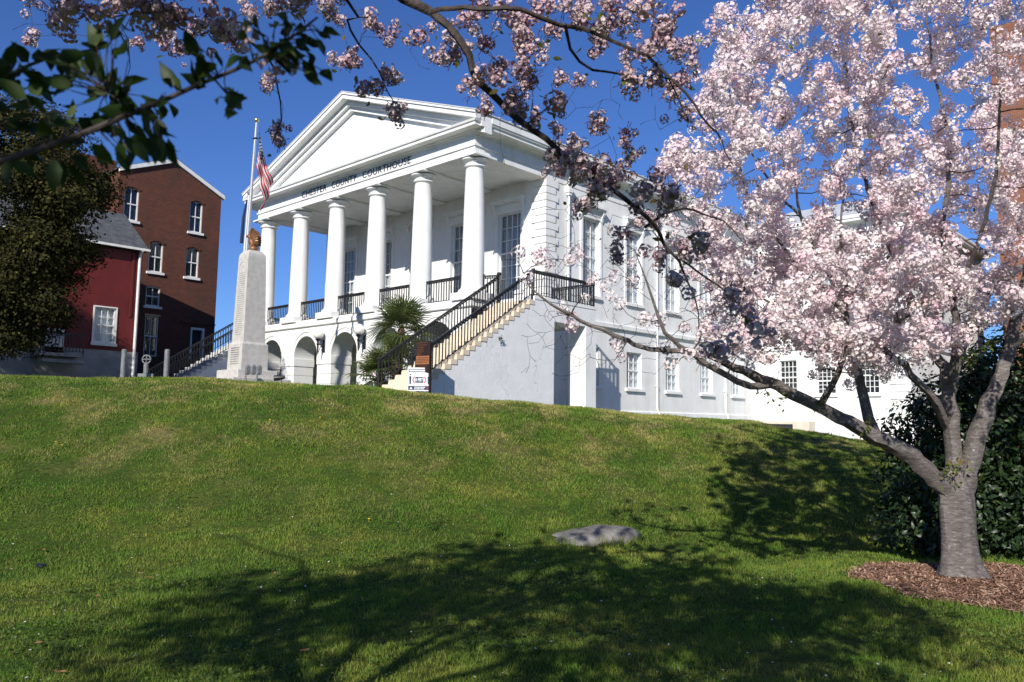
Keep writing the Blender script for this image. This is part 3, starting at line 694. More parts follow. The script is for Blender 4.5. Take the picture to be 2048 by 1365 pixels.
# ------------------------------------------------------------------ monument with bronze eagle
mx_, my_ = -2.34, -8.13
gmz = float(gz(mx_, my_))
MO = thing('monument', (mx_, my_, gmz), 'tall grey granite monument shaft with bronze eagle on top before the arcade', 'monument')
GR = MT['granite']
def frustum(mb, cx, cy, w0, w1, z0, z1):
    a, b = w0/2, w1/2
    return mb.add([(cx-a,cy-a,z0),(cx+a,cy-a,z0),(cx+a,cy+a,z0),(cx-a,cy+a,z0),(cx-b,cy-b,z1),(cx+b,cy-b,z1),(cx+b,cy+b,z1),(cx-b,cy+b,z1)],
                  [(0,3,2,1),(4,5,6,7),(0,1,5,4),(1,2,6,5),(2,3,7,6),(3,0,4,7)])
m = MB(); frustum(m, mx_, my_, 0.79, 0.655, -2.58, 0.30); frustum(m, mx_, my_, 0.655, 0.62, 0.30, 0.42); frustum(m, mx_, my_, 0.62, 0.45, 0.42, 0.55); shaft = m.build('shaft', GR, MO)
m = MB(); frustum(m, mx_, my_, 0.96, 0.93, -3.52, -2.66); frustum(m, mx_, my_, 0.93, 0.82, -2.66, -2.582); pedestal = m.build('pedestal', GR, MO)
m = MB(); m.bbox(mx_-0.72, mx_+0.72, my_-0.72, my_+0.72, -3.80, -3.522, 0.02); m.build('base_step', GR, MO)
m = MB(); m.bbox(mx_-1.05, mx_+1.05, my_-1.05, my_+1.05, gmz-0.3, -3.802, 0.02); m.build('base_step', GR, MO)
ins = MB(); r_ = random.Random(3)                       # worn lines of carved names, too small to read
for k in range(30):
    z = -0.25-k*0.072; w_ = 0.5*(0.655+(0.30-z)/2.88*0.135); yf = my_-w_
    u = -0.22
    while u < 0.2:
        l = r_.uniform(0.02, 0.06); ins.box(mx_+u, mx_+min(u+l, 0.22), yf-0.0015, yf+0.02, z, z+0.028); u += l+0.018
for k in range(8):
    z = -2.80-k*0.075; u = -0.28
    while u < 0.26:
        l = r_.uniform(0.02, 0.07); ins.box(mx_+u, mx_+min(u+l, 0.28), my_-0.482, my_-0.45, z, z+0.03); u += l+0.02
tag(ins.build('carved_inscription', MT['granite_groove'], MO), kind='stuff')
rl = MB()
n = 20
for i in range(n):
    a0, a1 = math.pi*i/n, math.pi*(i+1)/n
    rl.bar((mx_+0.24*math.cos(a0), my_-0.333, -0.02+0.16*math.sin(a0)), (mx_+0.24*math.cos(a1), my_-0.333, -0.02+0.16*math.sin(a1)), 0.02)
rl.bar((mx_-0.24, my_-0.334, -0.02), (mx_-0.24, my_-0.345, -0.40), 0.02); rl.bar((mx_+0.24, my_-0.334, -0.02), (mx_+0.24, my_-0.345, -0.40), 0.02)
rl.ball((mx_, my_-0.325, 0.03), 0.09, 12, 8, (1, 0.3, 1)); rl.build('relief_wreath', GR, shaft)
# eagle: body leaning forward, raised wings, hooked head, perch
ez = 0.55
EG = MB()
EG.ball((mx_, my_, ez+0.09), 0.15, 14, 8, (1.1, 0.9, 0.7))
body = MB()
bc = [(0.02, 0, 0.14, 0.09), (0.0, 0, 0.26, 0.13), (-0.03, 0, 0.38, 0.14), (-0.08, 0, 0.48, 0.11), (-0.15, 0, 0.55, 0.075), (-0.20, 0, 0.57, 0.07), (-0.26, 0, 0.55, 0.045), (-0.31, 0, 0.52, 0.012)]
er = Vector((0.74, 0.67, 0))                       # the eagle is set to look along the lawn
def ep(f_, s_, z_): f_, s_ = 0.85*f_, 0.85*s_; return (mx_+er.x*f_-er.y*s_, my_+er.y*f_+er.x*s_, ez+0.95*z_)
body.tube([ep(f_, s_, z_) for f_, s_, z_, r in bc], [r for *_, r in bc], 10)
body.tube([ep(0.06, 0, 0.24), ep(0.14, 0, 0.12), ep(0.20, 0, 0.02)], [0.10, 0.08, 0.03], 8)
for s_ in (-0.07, 0.07): body.tube([ep(-0.02, s_, 0.24), ep(-0.04, s_*1.1, 0.12), ep(-0.05, s_*1.1, 0.02)], [0.075, 0.05, 0.03], 7)
ebo = body.build('eagle', MT['bronze'], MO, True); EG.build('perch', MT['bronze'], ebo, True)
for s_ in (-1, 1):
    wg = MB()
    root = [(-0.02, 0.10, 0.42), (0.06, 0.11, 0.36), (0.10, 0.11, 0.26)]
    for k in range(8):
        t0 = k/7; tip = (0.04+0.22*math.sin(t0*1.9), 0.10+0.16*(1-t0)+0.05, 0.80-0.55*t0**1.4)
        b0 = (-0.03+0.14*t0, 0.10, 0.44-0.2*t0); md = ((b0[0]+tip[0])/2-0.04*(1-t0), 0.17, (b0[2]+tip[2])/2+0.05)
        wg.tube([ep(b0[0], s_*b0[1], b0[2]), ep(md[0], s_*md[1], md[2]), ep(tip[0], s_*tip[1], tip[2])], [0.065, 0.062, 0.034], 7)
    wg.build('wing', MT['bronze'], ebo, True)

# ------------------------------------------------------------------ flagpoles
pt, pb = at(513, 246, 30.0), at(496.5, 462, 30.0)
dirp = (pt-pb)/np.linalg.norm(pt-pb); base = pb - dirp*((pb[2]-float(gz(pb[0], pb[1])))/dirp[2])
FP = thing('flagpole', tuple(base), 'tall silver flagpole with gold ball, behind the granite monument', 'flagpole')
MB().tube([tuple(base), tuple(pb), tuple(pt)], [0.085, 0.072, 0.04], 12).build('pole', MT['aluminium'], FP, True)
b = MB(); b.ball(tuple(pt+dirp*0.10), 0.085, 14, 10); b.tube([tuple(pt), tuple(pt+dirp*0.06)], 0.03, 8); b.build('finial', MT['gold'], FP, True)
MB().lathe([(0.16,0),(0.16,0.08),(0.11,0.16)], tuple(base), 16).build('pole_base', MT['aluminium'], FP, True)
# flag hanging in folds
def flag_mesh(name, top, hoist, fly, mat, fold=1.0):
    nu, nv = 46, 26; V = []; UV = []
    rv = np.array([_r[0], _r[1], 0]); rv /= np.linalg.norm(rv); fv = np.array([-rv[1], rv[0], 0])
    for j in range(nv+1):
        v = j/nv
        for i in range(nu+1):
            u = i/nu
            hang = u*fly
            side = 0.05 + 0.62*(1-math.exp(-1.6*u))*(1.0-0.35*v) + 0.10*math.sin(u*8+v*2.2)*u
            side *= (0.35+0.65*min(1, (v*hoist+hang)/1.9)) 
            fo = fold*(0.13*math.sin(v*11.0+u*2.0)*min(1, u*2.5) + 0.09*math.sin(u*13+v*4))
            z = -v*hoist*(1-0.10*u)-hang*0.90
            V.append(tuple(np.array(top)-dirp*0 + rv*(side+0.03) + fv*fo + np.array([0, 0, z]) + dirp*0.0 - rv*0.075*(v*hoist+hang*0.9)*0.35)); UV.append((u, v))
    F = [(j*(nu+1)+i, j*(nu+1)+i+1, (j+1)*(nu+1)+i+1, (j+1)*(nu+1)+i) for j in range(nv) for i in range(nu)]
    me = bpy.data.meshes.new(name); me.from_pydata(V, [], F); uvl = me.uv_layers.new(name='flag')
    for lp in me.loops: uvl.data[lp.index].uv = UV[lp.vertex_index]
    me.polygons.foreach_set('use_smooth', [True]*len(F)); me.materials.append(mat); me.update(); return me
ftop = at(515.5, 264, 30.0)
fl = link(bpy.data.objects.new('flag', flag_mesh('flag', ftop, 1.35, 2.05, MT['flag_cloth'])))
tag(fl, 'red, white and blue striped flag with stars hanging limp from the pole', 'flag')
p2t, p2b = at(499, 388, 31.5), at(493, 462, 31.5)
d2 = (p2t-p2b)/np.linalg.norm(p2t-p2b); base2 = p2b-d2*((p2b[2]-float(gz(p2b[0], p2b[1])))/d2[2])
FP2 = thing('flagpole', tuple(base2), 'shorter pale flagpole half hidden behind the tall pole', 'flagpole')
MB().tube([tuple(base2), tuple(p2t)], [0.07, 0.05], 10).build('pole', MT['dirty_white'], FP2, True)
b = MB(); b.lathe([(0.07,-0.05),(0.09,0.0),(0.09,0.10),(0.06,0.16)], tuple(p2t), 10); b.build('pole_cap', MT['galvanised'], FP2, True)
MB().tube([tuple(p2t+np.array([-0.06,-0.06,-0.25])), tuple(p2t+np.array([-0.13,-0.13,-0.9])), tuple(p2b+np.array([-0.12,-0.12,-0.5]))], [0.03, 0.055, 0.07], 8).build('furled_flag', MT['navy_cloth'], FP2, True)

# ------------------------------------------------------------------ small fixtures near the monument
mt = at(505, 752, 25.6); mgz = float(gz(mt[0], mt[1]))
ME = thing('utility_meters', (mt[0], mt[1], mgz), 'grey electric boxes on a short pipe stand beside the monument', 'utility box')
rv = Vector((_r[0], _r[1], 0)).normalized()
def mo(a, z, b=0.0): return (mt[0]+rv.x*a-rv.y*b, mt[1]+rv.y*a+rv.x*b, z)
for a in (-0.22, 0.14): MB().tube([mo(a, mgz-0.1), mo(a, -3.46)], 0.03, 8).build('pipe_leg', MT['galvanised'], ME)
MB().bar(mo(-0.30, -3.72), mo(0.34, -3.72), 0.03).build('cross_bar', MT['galvanised'], ME)
for a in (-0.16, 0.02, 0.20):
    q = MB(); q.bar(mo(a, -3.70), mo(a, -3.47), 0.13, 0.13); q.ball(mo(a, -3.46), 0.06, 8, 5); q.build('meter_box', MT['galvanised'], ME)
q = MB(); q.bar(mo(-0.14, -4.18), mo(-0.14, -3.98), 0.2, 0.13); q.build('junction_box', MT['galvanised'], ME)
sp_ = at(562, 762, 26.2); spz = float(gz(sp_[0], sp_[1]))
SPT = thing('ground_spotlight', (sp_[0], sp_[1], spz), 'small black spotlight on a short stem right of the monument base', 'spotlight')
MB().tube([(sp_[0], sp_[1], spz-0.05), (sp_[0], sp_[1], -3.82)], 0.035, 8).build('stem', MT['galvanised'], SPT)
q = MB(); q.tube([tuple(np.array([sp_[0], sp_[1], -3.78])+np.array([rv.x, rv.y, 0.1])*k) for k in (-0.22, -0.05, 0.12)], [0.10, 0.09, 0.05], 10); q.build('lamp_head', IR, SPT, True)
for k, (px_, d_) in enumerate(((249, 24.0), (335, 24.0))):
    p = at(px_, 699, d_); g_ = float(gz(p[0], p[1]))
    q = MB(); q.tube([(p[0], p[1], g_-0.1), (p[0], p[1], p[2]-0.03), (p[0], p[1], p[2])], [0.075, 0.075, 0.05], 12); bo = q.build('bollard', MT['galvanised'])
    tag(bo, ['grey steel bollard in front of the red house corner', 'grey steel bollard right of the standpipe'][k], 'bollard', 'bollards by the red house')
p = at(292, 735, 25.0); g_ = float(gz(p[0], p[1]))
SPP = thing('standpipe', (p[0], p[1], g_), 'grey water standpipe with handwheel between the two bollards', 'standpipe')
MB().tube([(p[0], p[1], g_-0.1), (p[0], p[1], p[2]+0.1)], 0.07, 10).build('riser', MT['galvanised'], SPP)
q = MB(); q.bar((p[0]-0.22*rv.x, p[1]-0.22*rv.y, p[2]-0.25), (p[0]+0.24*rv.x, p[1]+0.24*rv.y, p[2]-0.25), 0.10); q.build('cross_pipe', MT['galvanised'], SPP)
q = MB(); 
for i in range(14):
    a0, a1 = 2*math.pi*i/14, 2*math.pi*(i+1)/14
    q.bar((p[0]+0.13*rv.x*math.cos(a0), p[1]+0.13*rv.y*math.cos(a0), p[2]+0.25+0.13*math.sin(a0)), (p[0]+0.13*rv.x*math.cos(a1), p[1]+0.13*rv.y*math.cos(a1), p[2]+0.25+0.13*math.sin(a1)), 0.03)
q.bar((p[0]-0.13*rv.x, p[1]-0.13*rv.y, p[2]+0.25), (p[0]+0.13*rv.x, p[1]+0.13*rv.y, p[2]+0.25), 0.025); q.bar((p[0], p[1], p[2]+0.05), (p[0], p[1], p[2]+0.38), 0.03); q.build('handwheel', MT['galvanised'], SPP)

# ------------------------------------------------------------------ signs by the stair
def sign_frame(c, ang):   # local x along the board, y out of its face towards the viewer, z up
    return Matrix.Translation(Vector(c)) @ Matrix.Rotation(ang, 4, 'Z')
def text_part(name, body, mat, parent, M, w, h):
    fc = bpy.data.curves.new(name, 'FONT'); fc.body = body; fc.size = 1.0; fc.align_x = 'CENTER'; fc.align_y = 'CENTER'; fc.offset = 0.02
    t_ = bpy.data.objects.new('tmp', fc); COL.objects.link(t_); bpy.context.view_layer.update()
    me = bpy.data.meshes.new_from_object(t_); dx, dy = t_.dimensions.x, t_.dimensions.y; bpy.data.objects.remove(t_)
    me.materials.clear(); me.materials.append(mat)
    return inst(name, me, parent, M @ Matrix.Rotation(math.pi/2, 4, 'X') @ Matrix.Diagonal((w/dx, h/dy, 1, 1)))
bs = Vector((3.07, -5.03, -2.58)); ba = rad(8)
sgz = float(gz(bs.x, bs.y))
BS = thing('directory_sign', (bs.x, bs.y, sgz), 'dark brown directory sign with a tan middle panel, at the foot of the stone stair', 'sign')
M = sign_frame(bs, ba)
q = MB(M); q.bbox(-0.29, 0.29, -0.02, 0.04, -0.99, 0.0, 0.01); q.build('board', MT['sign_brown'], BS)
for a in (-0.255, 0.255): q = MB(M); q.box(a-0.03, a+0.03, 0.041, 0.10, sgz-bs.z-0.1, -0.02); q.build('post', MT['sign_brown'], BS)
q = MB(M); q.box(-0.275, 0.275, -0.028, -0.0201, -0.74, -0.47); q.build('tan_panel', MT['sign_tan'], BS)
q = MB(M)
for k, (z, w_) in enumerate(((-0.05, 0.56), (-0.12, 0.52), (-0.19, 0.34), (-0.25, 0.30), (-0.31, 0.36), (-0.37, 0.28), (-0.43, 0.22), (-0.79, 0.50), (-0.84, 0.46), (-0.89, 0.52), (-0.94, 0.24))):
    u = -0.25; w_ *= 0.85
    while u < -0.25+w_:
        l = r_.uniform(0.02, 0.05); q.box(u, min(u+l, -0.25+w_), -0.0225, -0.0201, z-0.005, z+0.005); u += l+0.02
tag(q.build('sign_lettering', MT['sign_tan'], BS), kind='stuff')
q = MB(M)
for z in (-0.53, -0.58, -0.63, -0.68):
    u = -0.25
    while u < 0.22:
        l = r_.uniform(0.02, 0.07); q.box(u, min(u+l, 0.25), -0.0300, -0.0281, z-0.010, z+0.010); u += l+0.014
tag(q.build('panel_lettering', MT['sign_brown'], BS), kind='stuff')
def distance_sign(c, ang, w, h, label, stake_to):
    D_ = thing('distance_sign', (c[0], c[1], stake_to), label, 'sign', 'six feet distance signs'); M = sign_frame(c, ang)
    q = MB(M); q.bbox(-w/2, w/2, -0.008, 0.008, -h/2, h/2, 0.006); q.build('board', MT['sign_white'], D_)
    for a in (-0.18, 0.18): MB(M).bar((a*w/0.8, 0.014, h/2-0.1), (a*w/0.8, 0.014, stake_to-c[2]-0.05), 0.012).build('stake', MT['sign_white'], D_)
    y = -0.0105
    q = MB(M); q.box(-w*0.46, w*0.46, y, -0.0081, h*0.30, h*0.45); q.build('header_band', MT['sign_navy'], D_)
    q = MB(M); u = -w*0.42
    while u < w*0.40:
        l = r_.uniform(0.02, 0.05)*w/0.8; q.box(u, u+l, y-0.002, y-0.0002, h*0.335, h*0.415); u += l+0.012
    tag(q.build('header_lettering', MT['sign_white'], D_), kind='stuff')
    q = MB(M); q.box(-w*0.46, w*0.46, y, -0.0081, -h*0.46, -h*0.28); q.build('footer_band', MT['sign_navy'], D_)
    q = MB(M); u = -w*0.22
    for zz in (-0.34, -0.41):
        u = -w*0.20
        while u < w*0.2:
            l = r_.uniform(0.02, 0.05)*w/0.8; q.box(u, u+l, y-0.002, y-0.0002, h*(zz-0.02), h*(zz+0.02)); u += l+0.012
    q.prism([(-w*0.40, -h*0.42), (-w*0.28, -h*0.42), (-w*0.34, -h*0.32)], 'y', y-0.002, y-0.0002)
    tag(q.build('footer_lettering', MT['sign_white'], D_), kind='stuff')
    q = MB(M); q.tube([(w*0.35+0.05*w*math.cos(a), y-0.001, -h*0.37+0.05*w*math.sin(a)) for a in np.linspace(0, 2*math.pi, 14)], 0.008*w, 4); q.build('footer_seal', MT['sign_pink'], D_)
    for s_ in (-1, 1):
        q = MB(M); q.ball((s_*w*0.38, y, h*0.20), 0.035*w, 8, 6, (1, 0.1, 1)); q.prism([(s_*w*0.38-0.05*w, h*0.13), (s_*w*0.38+0.05*w, h*0.13), (s_*w*0.38+0.03*w, -h*0.22), (s_*w*0.38-0.03*w, -h*0.22)], 'y', y, -0.0081); q.build('person_figure', MT['sign_navy'], D_)
        q = MB(M); pts = [(s_*w*0.17, h*0.12), (s_*w*0.24, h*0.12), (s_*w*0.30, -h*0.02), (s_*w*0.24, -h*0.16), (s_*w*0.17, -h*0.16), (s_*w*0.25, -h*0.02)]
        q.prism(pts if s_ > 0 else pts[::-1], 'y', y, -0.0081); q.build('arrow', MT['sign_pink'], D_)
    q = MB(M); q.box(-w*0.17, w*0.17, y, -0.0081, -h*0.15, h*0.11); q.build('centre_panel', MT['sign_navy'], D_)
    text_part('lettering', '6 FEET', MT['sign_white'], D_, M @ T(0, y-0.0008, -h*0.02), w*0.30, h*0.15)
distance_sign((3.05, -5.14, -3.80), rad(43), 0.76, 0.74, 'white six feet distance sign on stakes in front of the stone stair', float(gz(3.05, -5.14)))
distance_sign((-6.1, -0.25, -3.05), rad(12), 0.95, 0.80, 'white six feet distance sign half hidden behind the palm at the arcade', float(gz(-6.1, -0.25)))

# ------------------------------------------------------------------ brick warehouse, red house and the brick block on the right
xb = -27.82
BB = thing('brick_building', (xb-4, 0, -4.6), 'tall red brick gabled building with white arched windows left of the courthouse', 'building')
y0b, y1b, zp = -3.25, 3.21, 11.15
bw = [(-3.0, -2.13, 6.88, 8.95), (1.12, 1.98, 6.88, 8.95), (-1.32, -0.44, 3.90, 5.85), (1.03, 1.90, 3.90, 5.85), (-1.36, -0.47, 1.74, 2.98), (-1.3, -0.45, -1.4, 1.12)]
door_ = (1.62, 2.50, -2.4, 0.66)
m = MB(local('E', xb)); wall_panel(m, y0b, y1b, -5.2, 9.50, [(a, b, c, d) for a, b, c, d in bw]+[door_], 0.22)
m.poly([(y0b, 0, 9.50), (y1b, 0, 9.50), (y1b, 0, 9.52), (-0.05, 0, zp), (y0b, 0, 9.86)]); m.build('wall', MT['brick'], BB)
MB().prism([(y0b+0.01, -5.2), (y1b-0.01, -5.2), (y1b-0.01, 9.51), (-0.05, zp-0.02), (y0b+0.01, 9.85)], 'x', xb-16, xb-0.3).build('rear_body', MT['brick'], BB)
for k in range(2):
    a, b = [((y0b-0.15, 9.80), (-0.05, zp)), ((-0.05, zp), (y1b+0.18, 9.42))][k]
    MB(local('E', xb)).prism([a, b, (b[0], b[1]+0.26), (a[0], a[1]+0.26)], 'y', -0.16, 0.10).build('verge_board', MT['dirty_white'], BB)
m = MB(); m.prism([(y0b-0.2, 10.0), (-0.05, zp+0.262), (y1b+0.25, 9.62), (y1b+0.25, 9.66), (-0.05, zp+0.32), (y0b-0.2, 10.06)], 'x', xb-16, xb+0.14); m.build('roof', MT['slate'], BB)
m = MB(); m.box(xb-9, xb-3.2, -6.2, -2.42, -4, 11.35); m.build('rear_block', MT['brick'], BB)
for i, (a, b, c, d) in enumerate(bw):
    wo = window(BB, 'E', xb, a, b, c, d, 0.20, 2, (1, 1), fmat=MT['dirty_white'], back='dark_room', fw=0.07, sill=i != 5)
    if i < 4:
        q = MB(local('E', xb)); n = 8; w_ = b-a
        pts = [(a, d+0.001)]+[(a+w_*k/n, d-0.02-0.20*abs(2*k/n-1)**2) for k in range(n+1)]+[(b, d+0.001)]
        q.prism(pts[::-1], 'y', -0.012, 0.09); q.build('arch_infill', MT['brick'], wo)
        q = MB(local('E', xb))
        for k in range(n):
            t0, t1 = k/n, (k+1)/n
            q.bar((a-0.06+(w_+0.12)*t0, -0.02, d+0.10-0.18*(2*t0-1)**2), (a-0.06+(w_+0.12)*t1, -0.02, d+0.10-0.18*(2*t1-1)**2), 0.05, 0.14)
        q.build('brick_arch', MT['brick'], wo)
MB(local('E', xb)).bar((-1.36, -0.02, 1.18), (-0.40, -0.02, 1.18), 0.08, 0.12).build('lintel', MT['yellow_lintel'], BB)
m = MB(local('E', xb)); a, b, c, d = door_; m.box(a, b, 0.18, 0.22, c, d); do = m.build('door', MT['dark_room'], BB)
m = MB(local('E', xb)); m.box(a-0.02, a+0.08, -0.03, 0.17, c, d); m.box(b-0.12, b+0.02, -0.03, 0.17, c, d); m.box(a+0.081, b-0.121, -0.03, 0.17, d-0.14, d); m.build('door_frame', MT['dirty_white'], do)
m = MB(local('E', xb)); m.box(0.9, 3.2, -0.12, -0.005, 0.9, 1.0); m.build('string_course', MT['brick'], BB)
# covered timber walk at the foot of the brick building (in its shade)
m = MB(local('E', xb)); m.bar((-2.6, -1.6, -1.55), (2.9, -1.6, -1.55), 0.08); m.bar((-2.6, -1.6, -2.5), (2.9, -1.6, -2.5), 0.08); tw_ = m.build('porch_railing', MT['dark_bark'], BB)
for k in range(34): inst('picket', bal_m, tw_, local('E', xb) @ T(-2.6+5.5*k/33, -1.6, -2.5) @ Matrix.Diagonal((2.4, 2.4, 0.95, 1)))
MB(local('E', xb)).box(-2.7, 3.0, -1.7, -0.02, -2.75, -2.6).build('porch_floor', MT['dark_bark'], BB)

xr = -20.89
RH_ = thing('red_house', (xr-3, -12, -4.4), 'low red painted house with slate roof and white downspout, left edge behind the dark tree', 'house')
rw = [(-6.66, -5.62, -1.38, 0.45)]
rdoor = (-8.85, -8.02, -2.1, -0.85)
m = MB(local('E', xr)); wall_panel(m, -26, -4.45, -1.75, 3.60, rw+[(-11.6, -10.6, -1.4, 0.45)], 0.15); m.build('wall', MT['red_paint'], RH_)
MB().box(xr-7, xr-0.2, -25.9, -4.5, -1.75, 3.60).build('rear_body', MT['red_paint'], RH_)
MB().box(xr-6.9, xr+0.06, -26, -4.40, -5.2, -1.752).build('foundation', MT['foundation'], RH_)
rf = MB().prism([(xr+0.35, 3.66), (xr+0.35, 3.74), (xr-3.3, 6.3), (xr-7.2, 3.74), (xr-7.2, 3.66)], 'y', -26, -4.25).build('roof', MT['slate'], RH_)
MB().box(xr+0.351, xr+0.45, -26, -4.22, 3.64, 3.76).build('gutter', MT['dirty_white'], RH_)
window(RH_, 'E', xr, *rw[0], 0.13, 3, (2, 2), fmat=MT['dirty_white'], back='blind_white', fw=0.07, surround=0.07)
window(RH_, 'E', xr, -11.6, -10.6, -1.4, 0.45, 0.13, 3, (2, 2), fmat=MT['dirty_white'], back='blind', fw=0.07, surround=0.07)
MB().tube([(xr+0.40, -4.62, 3.64), (xr+0.12, -4.62, 3.45), (xr+0.12, -4.62, -3.6)], 0.075, 8).build('downspout', MT['dirty_white'], RH_, True)
MB().box(xr+0.01, xr+0.06, -4.98, -4.86, 0.1, 3.55).build('conduit', MT['red_paint'], RH_)
m = MB(local('E', xr)); a, b, c, d = rdoor; m.box(a, b, -0.06, -0.005, c, d+0.0); do = m.build('door', MT['dirty_white'], RH_)
m = MB(local('E', xr)); m.box(a+0.1, b-0.1, -0.075, -0.061, d-0.5, d-0.1); m.build('door_panel', MT['blind'], do)
m = MB(local('E', xr)); m.box(a-0.5, b+0.6, -1.0, -0.07, c-0.16, c); m.box(a-0.5, b+0.6, -1.5, -1.001, c-0.5, c-0.34); m.build('door_step', MT['foundation'], RH_)
railing(RH_, (xr+0.95, -9.3, -2.1), (xr+0.95, -7.4, -2.1), 0.1, 0.95, 0.16, 'step_railing')
rb0 = at(2012, 700, 48)
m = MB(); m.box(rb0[0], rb0[0]+14, rb0[1]-0.5, rb0[1]+12, -8, 19.5); RB = m.build('orange_brick_block', MT['brick_orange'])
tag(RB, 'orange brick building glimpsed through the blossom at the right edge', 'building')

# ------------------------------------------------------------------ plants: builders
def resample(pts, rs, step):
    P = np.array(pts, float); R_ = np.array(rs, float); out = []; ro = []
    for k in range(len(P)-1):
        n = max(1, int(np.linalg.norm(P[k+1]-P[k])/step))
        for i in range(n):
            t = i/n; p0 = P[max(k-1, 0)]; p1 = P[k]; p2 = P[k+1]; p3 = P[min(k+2, len(P)-1)]
            q = 0.5*((2*p1)+(-p0+p2)*t+(2*p0-5*p1+4*p2-p3)*t*t+(-p0+3*p1-3*p2+p3)*t**3)
            out.append(q); ro.append(R_[k]*(1-t)+R_[k+1]*t)
    out.append(P[-1]); ro.append(R_[-1]); return np.array(out), np.array(ro)
def grow(limbs, targets, g, wig=0.12, droop=0.0, twig_r=(0.0045, 0.012)):
    """thin branches from the limbs to every target; returns tubes [(pts, radii)]"""
    nodes = np.concatenate([l[0] for l in limbs]); nr = np.concatenate([l[1] for l in limbs])
    cap = np.concatenate([nodes, np.zeros((len(targets)*7, 3))]); rr = np.concatenate([nr, np.zeros(len(targets)*7)]); n = len(nodes)
    d = np.array([np.min(np.linalg.norm(nodes-t, axis=1)) for t in targets]); order = np.argsort(d); tubes = []
    for i in order:
        t = targets[i]; dist = np.linalg.norm(cap[:n]-t, axis=1)+0.25*np.clip(cap[:n, 2]-t[2], 0, None)
        j = int(np.argmin(dist)); a = cap[j]; L = np.linalg.norm(t-a)
        if L < 1e-3: continue
        k = max(2, min(6, int(L/0.12)+1)); ts = np.linspace(0, 1, k+1)[1:]
        side = g.normal(0, 1, 3); side /= np.linalg.norm(side)
        pts = [a]
        for q in ts: pts.append(a+(t-a)*q+side*math.sin(math.pi*q)*L*wig+g.normal(0, 0.012*L+0.003, 3)*(q < 1)+np.array([0, 0, -droop*L*q*q]))
        r0 = min(rr[j]*0.75, twig_r[0]+twig_r[1]*L); r1 = twig_r[0]*0.7
        rad_ = np.linspace(r0, r1, len(pts)); tubes.append((np.array(pts), rad_))
        m_ = len(pts)-1; cap[n:n+m_] = pts[1:]; rr[n:n+m_] = rad_[1:]; n += m_
    return tubes
def tubes_mesh(name, tubes, mat, n=5):
    V = []; Fq = []; o = 0
    for pts, rs in tubes:
        P = np.asarray(pts, float); K = len(P); t = np.gradient(P, axis=0); t /= (np.linalg.norm(t, axis=1, keepdims=True)+1e-9)
        ref = np.array([0.31, 0.17, 0.93]) if abs(t[0, 2]) < 0.75 else np.array([0.9, 0.4, 0.1]); a = np.cross(t, ref); a /= (np.linalg.norm(a, axis=1, keepdims=True)+1e-9); b = np.cross(t, a)
        an = np.arange(n)*2*math.pi/n
        ring = P[:, None, :]+(a[:, None, :]*np.cos(an)[None, :, None]+b[:, None, :]*np.sin(an)[None, :, None])*np.asarray(rs)[:, None, None]
        V.append(ring.reshape(-1, 3))
        kk, ii_ = np.meshgrid(np.arange(K-1), np.arange(n), indexing='ij'); j2 = (ii_+1) % n
        Fq.append(np.stack([kk*n+ii_, kk*n+n+ii_, kk*n+n+j2, kk*n+j2], -1).reshape(-1, 4)+o); o += K*n
    return np_mesh(name, np.concatenate(V), np.concatenate(Fq), mat, True)
def rand_rot(g, n):
    q = g.normal(size=(n, 4)); q /= np.linalg.norm(q, axis=1, keepdims=True); w, x, y, z = q.T
    return np.stack([1-2*(y*y+z*z), 2*(x*y-z*w), 2*(x*z+y*w), 2*(x*y+z*w), 1-2*(x*x+z*z), 2*(y*z-x*w), 2*(x*z-y*w), 2*(y*z+x*w), 1-2*(x*x+y*y)], 1).reshape(n, 3, 3)
def frame_from_normal(nrm, g):
    n_ = nrm/np.linalg.norm(nrm, axis=1, keepdims=True); r = g.normal(size=n_.shape); a = np.cross(n_, r); a /= np.linalg.norm(a, axis=1, keepdims=True); b = np.cross(n_, a)
    return np.stack([a, b, n_], 2)      # columns
def scatter(base_v, base_f, pos, rot, scale):
    """copies of a little mesh baked into one array"""
    n = len(pos); nv = len(base_v)
    V = np.einsum('nij,vj->nvi', rot, base_v)*np.asarray(scale).reshape(-1, 1, 1)+pos[:, None, :]
    F_ = base_f[None]+(np.arange(n)*nv)[:, None, None]
    return V.reshape(-1, 3), F_.reshape(-1, base_f.shape[1])
